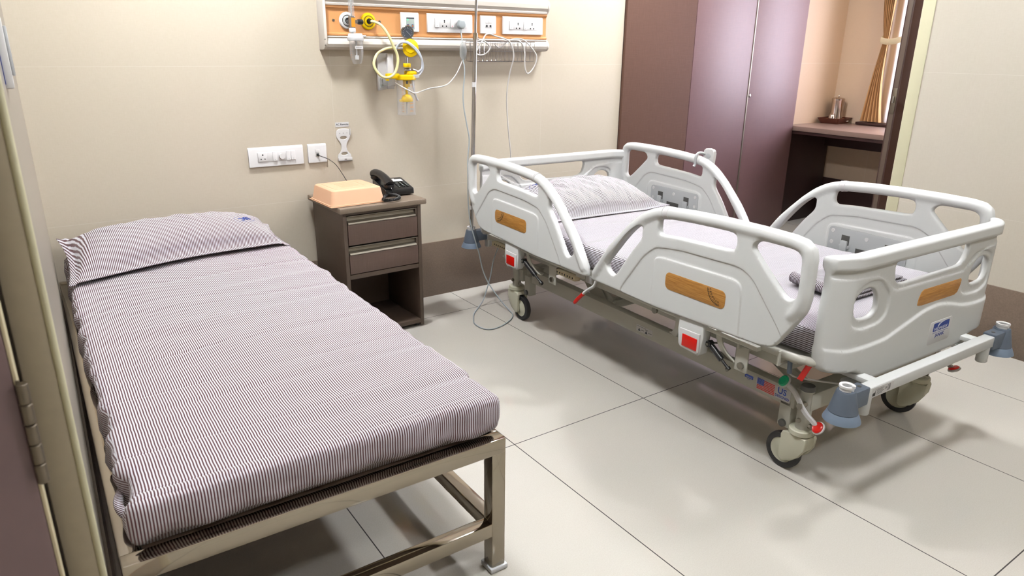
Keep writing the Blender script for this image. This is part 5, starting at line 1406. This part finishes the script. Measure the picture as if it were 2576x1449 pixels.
# ============================================================ WARDROBE, COUNTER, ALCOVE
wd = thing('wardrobe', 'tall dark brown laminate wardrobe with three doors beyond the hospital bed', 'wardrobe', (1.674, 0, 0))
b = B(); b.box((.0, .0, .0), (1.772, .05, CEIL-.01), 0); b.mats = ['dark_counter_wood']; b.done('carcass', None, wd)
for k, (x0, x1) in enumerate(((.002, .596), (.601, 1.184), (1.197, 1.768))):
    b = B(); b.box((x0, -.022, .006), (x1, -.001, CEIL-.012), .0015); d_ = b.done('door', 'filler_laminate' if k == 0 else 'wardrobe_laminate', wd)
    if k == 2:
        b = B(); T0 = Matrix.Translation((x0+.012, -.022, 1.005)) @ Matrix.Rotation(PI/2, 4, 'X'); b.lathe([(0, 0), (.011, 0), (.0125, .002), (.0115, .006), (.006, .008), (0, .008)], T0, 24); b.done('door_lock', 'chrome', d_)
b = B(); b.box((1.1845, -.026, .006), (1.1945, -.001, CEIL-.012), .001); b.mat('black_slot'); b.box((1.1945, -.010, .006), (1.1975, -.0005, CEIL-.012), 0); b.mats = ['alu', 'black_slot']; b.done('edge_handle', None, wd)
ct = thing('counter', 'brown laminate counter in the far alcove', 'counter', (3.447, .05, 0))
b = B(); b.box((.001, -1.60, .735), (.610, .003, .770), .004); b.done('worktop', 'counter_laminate', ct)
b = B(); b.box((.012, -1.58, .712), (.030, .0, .736), .001); b.done('edge_band', 'skirt_counter', ct)
b = B(); b.box((.0005, -.018, .0), (.585, .002, .735), .001); b.done('end_panel', 'dark_counter_wood', ct)
b = B(); b.box((.53, -1.58, .585), (.550, -.019, .734), .001); b.done('back_apron', 'dark_counter_wood', ct)
b = B(); b.box((.0005, -1.60, .0), (.585, -1.58, .735), .001); b.done('end_panel', 'dark_counter_wood', ct)
tr_ = thing('serving_tray', 'small brown tray in the corner of the far counter', 'tray', (3.945, -.045, .7705), math.radians(4))
b = B(); V_ = []
pf = [(.088, .068, .002), (.090, .070, .0), (.112, .088, .038), (.114, .090, .041), (.109, .085, .041), (.105, .081, .036), (.104, .080, .030)]
for hx, hy, z_ in pf: V_ += rsq(hx, hy, .014, z_)
F_ = [(k*28+i, k*28+(i+1) % 28, (k+1)*28+(i+1) % 28, (k+1)*28+i) for k in range(len(pf)-1) for i in range(28)]+[tuple((len(pf)-1)*28+i for i in range(28)), tuple(reversed(range(28)))]
b.mesh(V_, F_); bmesh.ops.recalc_face_normals(b.bm, faces=b.bm.faces); b.done('tray_body', 'tray_brown', tr_)
b = B(); b.prism(rrect(0, 0, .103, .079, .012), .0302, .0312); b.done('tray_mat', 'tray_rim', tr_)
b = B(); b.box((.035, -.0915, .012), (.058, -.0830, .022), 0, mtx=Matrix.Translation((0, .008, 0))); b.done('tray_tag', 'paper_white', tr_)
kt = thing('steel_jug', 'lidded stainless steel water jug on the small tray', 'jug', (3.972, -.035, .8022))
b = B(); b.lathe([(0, 0), (.048, 0), (.050, .003), (.049, .01), (.047, .06), (.045, .135), (.0475, .142), (.047, .147), (0, .147)], None, 40); b.done('jug_body', 'kettle_steel', kt)
b = B(); b.lathe([(.0485, .147), (.049, .152), (.040, .158), (.012, .162), (.004, .163), (.004, .168), (.007, .172), (.005, .178), (0, .179), (0, .147)], None, 36); b.done('jug_lid', 'kettle_steel', kt)
b = B(); b.tube([(.045, -.01, .135), (.068, -.012, .130), (.070, -.012, .08), (.064, -.012, .035), (.046, -.01, .03)], .004, 10); b.done('jug_handle', 'kettle_steel', kt)
gl = thing('steel_tumbler', 'small upturned steel tumbler on the tray beside the jug', 'tumbler', (3.885, -.055, .8022))
b = B(); b.lathe([(.026, 0), (.0265, .002), (.021, .034), (.018, .037), (0, .037), (0, .035), (.019, .034), (.024, .001)], None, 30, True); b.done('tumbler_body', 'kettle_steel', gl)
# tan curtain tied back, pale lining beside it
cu = thing('tan_curtain', 'tan pleated curtain tied back at the far window', 'curtain', (4.0, 0, 0))
b = B(); V_, F_ = [], []; NZ, NY = 46, 90
def cur(t_, z):
    # y range of the tan cloth at height z
    if z > 1.39: k = (z-1.39)/(2.45-1.39); y0 = -.302+.12*k**.8; y1 = -.338-.03*k**.8
    else: k = (1.39-z)/(1.39-.80); y0 = -.302+.088*k**.95; y1 = -.338-.05*k**2.5
    return y0+(y1-y0)*t_
for i in range(NZ+1):
    z = .80+(2.45-.80)*i/NZ
    pin = min(1, abs(z-1.39)/.25)
    for j in range(NY+1):
        t_ = j/NY; y = cur(t_, z); x = .0+(.006+.014*pin)*math.sin(t_*2*PI*6+.5*math.sin(z*3))+.006*nz(t_*6, z*2)
        V_.append((x, y, z))
for i in range(NZ):
    for j in range(NY): F_.append((i*(NY+1)+j, i*(NY+1)+j+1, (i+1)*(NY+1)+j+1, (i+1)*(NY+1)+j))
b.mesh(V_, F_); b.done('pleated_cloth', 'curtain_tan', cu, 180)
b = B(); b.tube([(.02, -.290, 1.395), (-.022, -.293, 1.39), (-.030, -.31, 1.388), (-.030, -.36, 1.386), (-.030, -.44, 1.39), (.02, -.47, 1.395)], .006, 10)
for v in b.bm.verts: v.co.z = 1.39+(v.co.z-1.39)*3.6
b.done('tie_band', 'cream_rail', cu)
sh = thing('sheer_curtain', 'bright pale curtain over the far window', 'curtain', (4.03, 0, 0))
b = B(); V_, F_ = [], []; NZ, NY = 20, 160
for i in range(NZ+1):
    z = .80+(2.45-.80)*i/NZ
    for j in range(NY+1):
        t_ = j/NY; y = -.30-1.50*t_; V_.append((.010*math.sin(t_*2*PI*22)+.004*nz(t_*20, z*2), y, z))
for i in range(NZ):
    for j in range(NY): F_.append((i*(NY+1)+j, i*(NY+1)+j+1, (i+1)*(NY+1)+j+1, (i+1)*(NY+1)+j))
b.mesh(V_, F_); b.done('sheer_cloth', 'sheer_fabric', sh, 180)
# light portal helps the sky light find the window
pl_ = bpy.data.lights.new('window_portal', 'AREA'); pl_.shape = 'RECTANGLE'; pl_.size = WZ1-WZ0; pl_.size_y = WY0-WY1 if WY0 > WY1 else WY1-WY0
pl_.cycles.is_portal = True
po = bpy.data.objects.new('window_portal', pl_); link(po); po.location = (4.19, (WY0+WY1)/2, (WZ0+WZ1)/2); po.rotation_euler = (0, PI/2, 0)
for o in list(bpy.data.objects):
    if o.name == 'x': bpy.data.objects.remove(o)
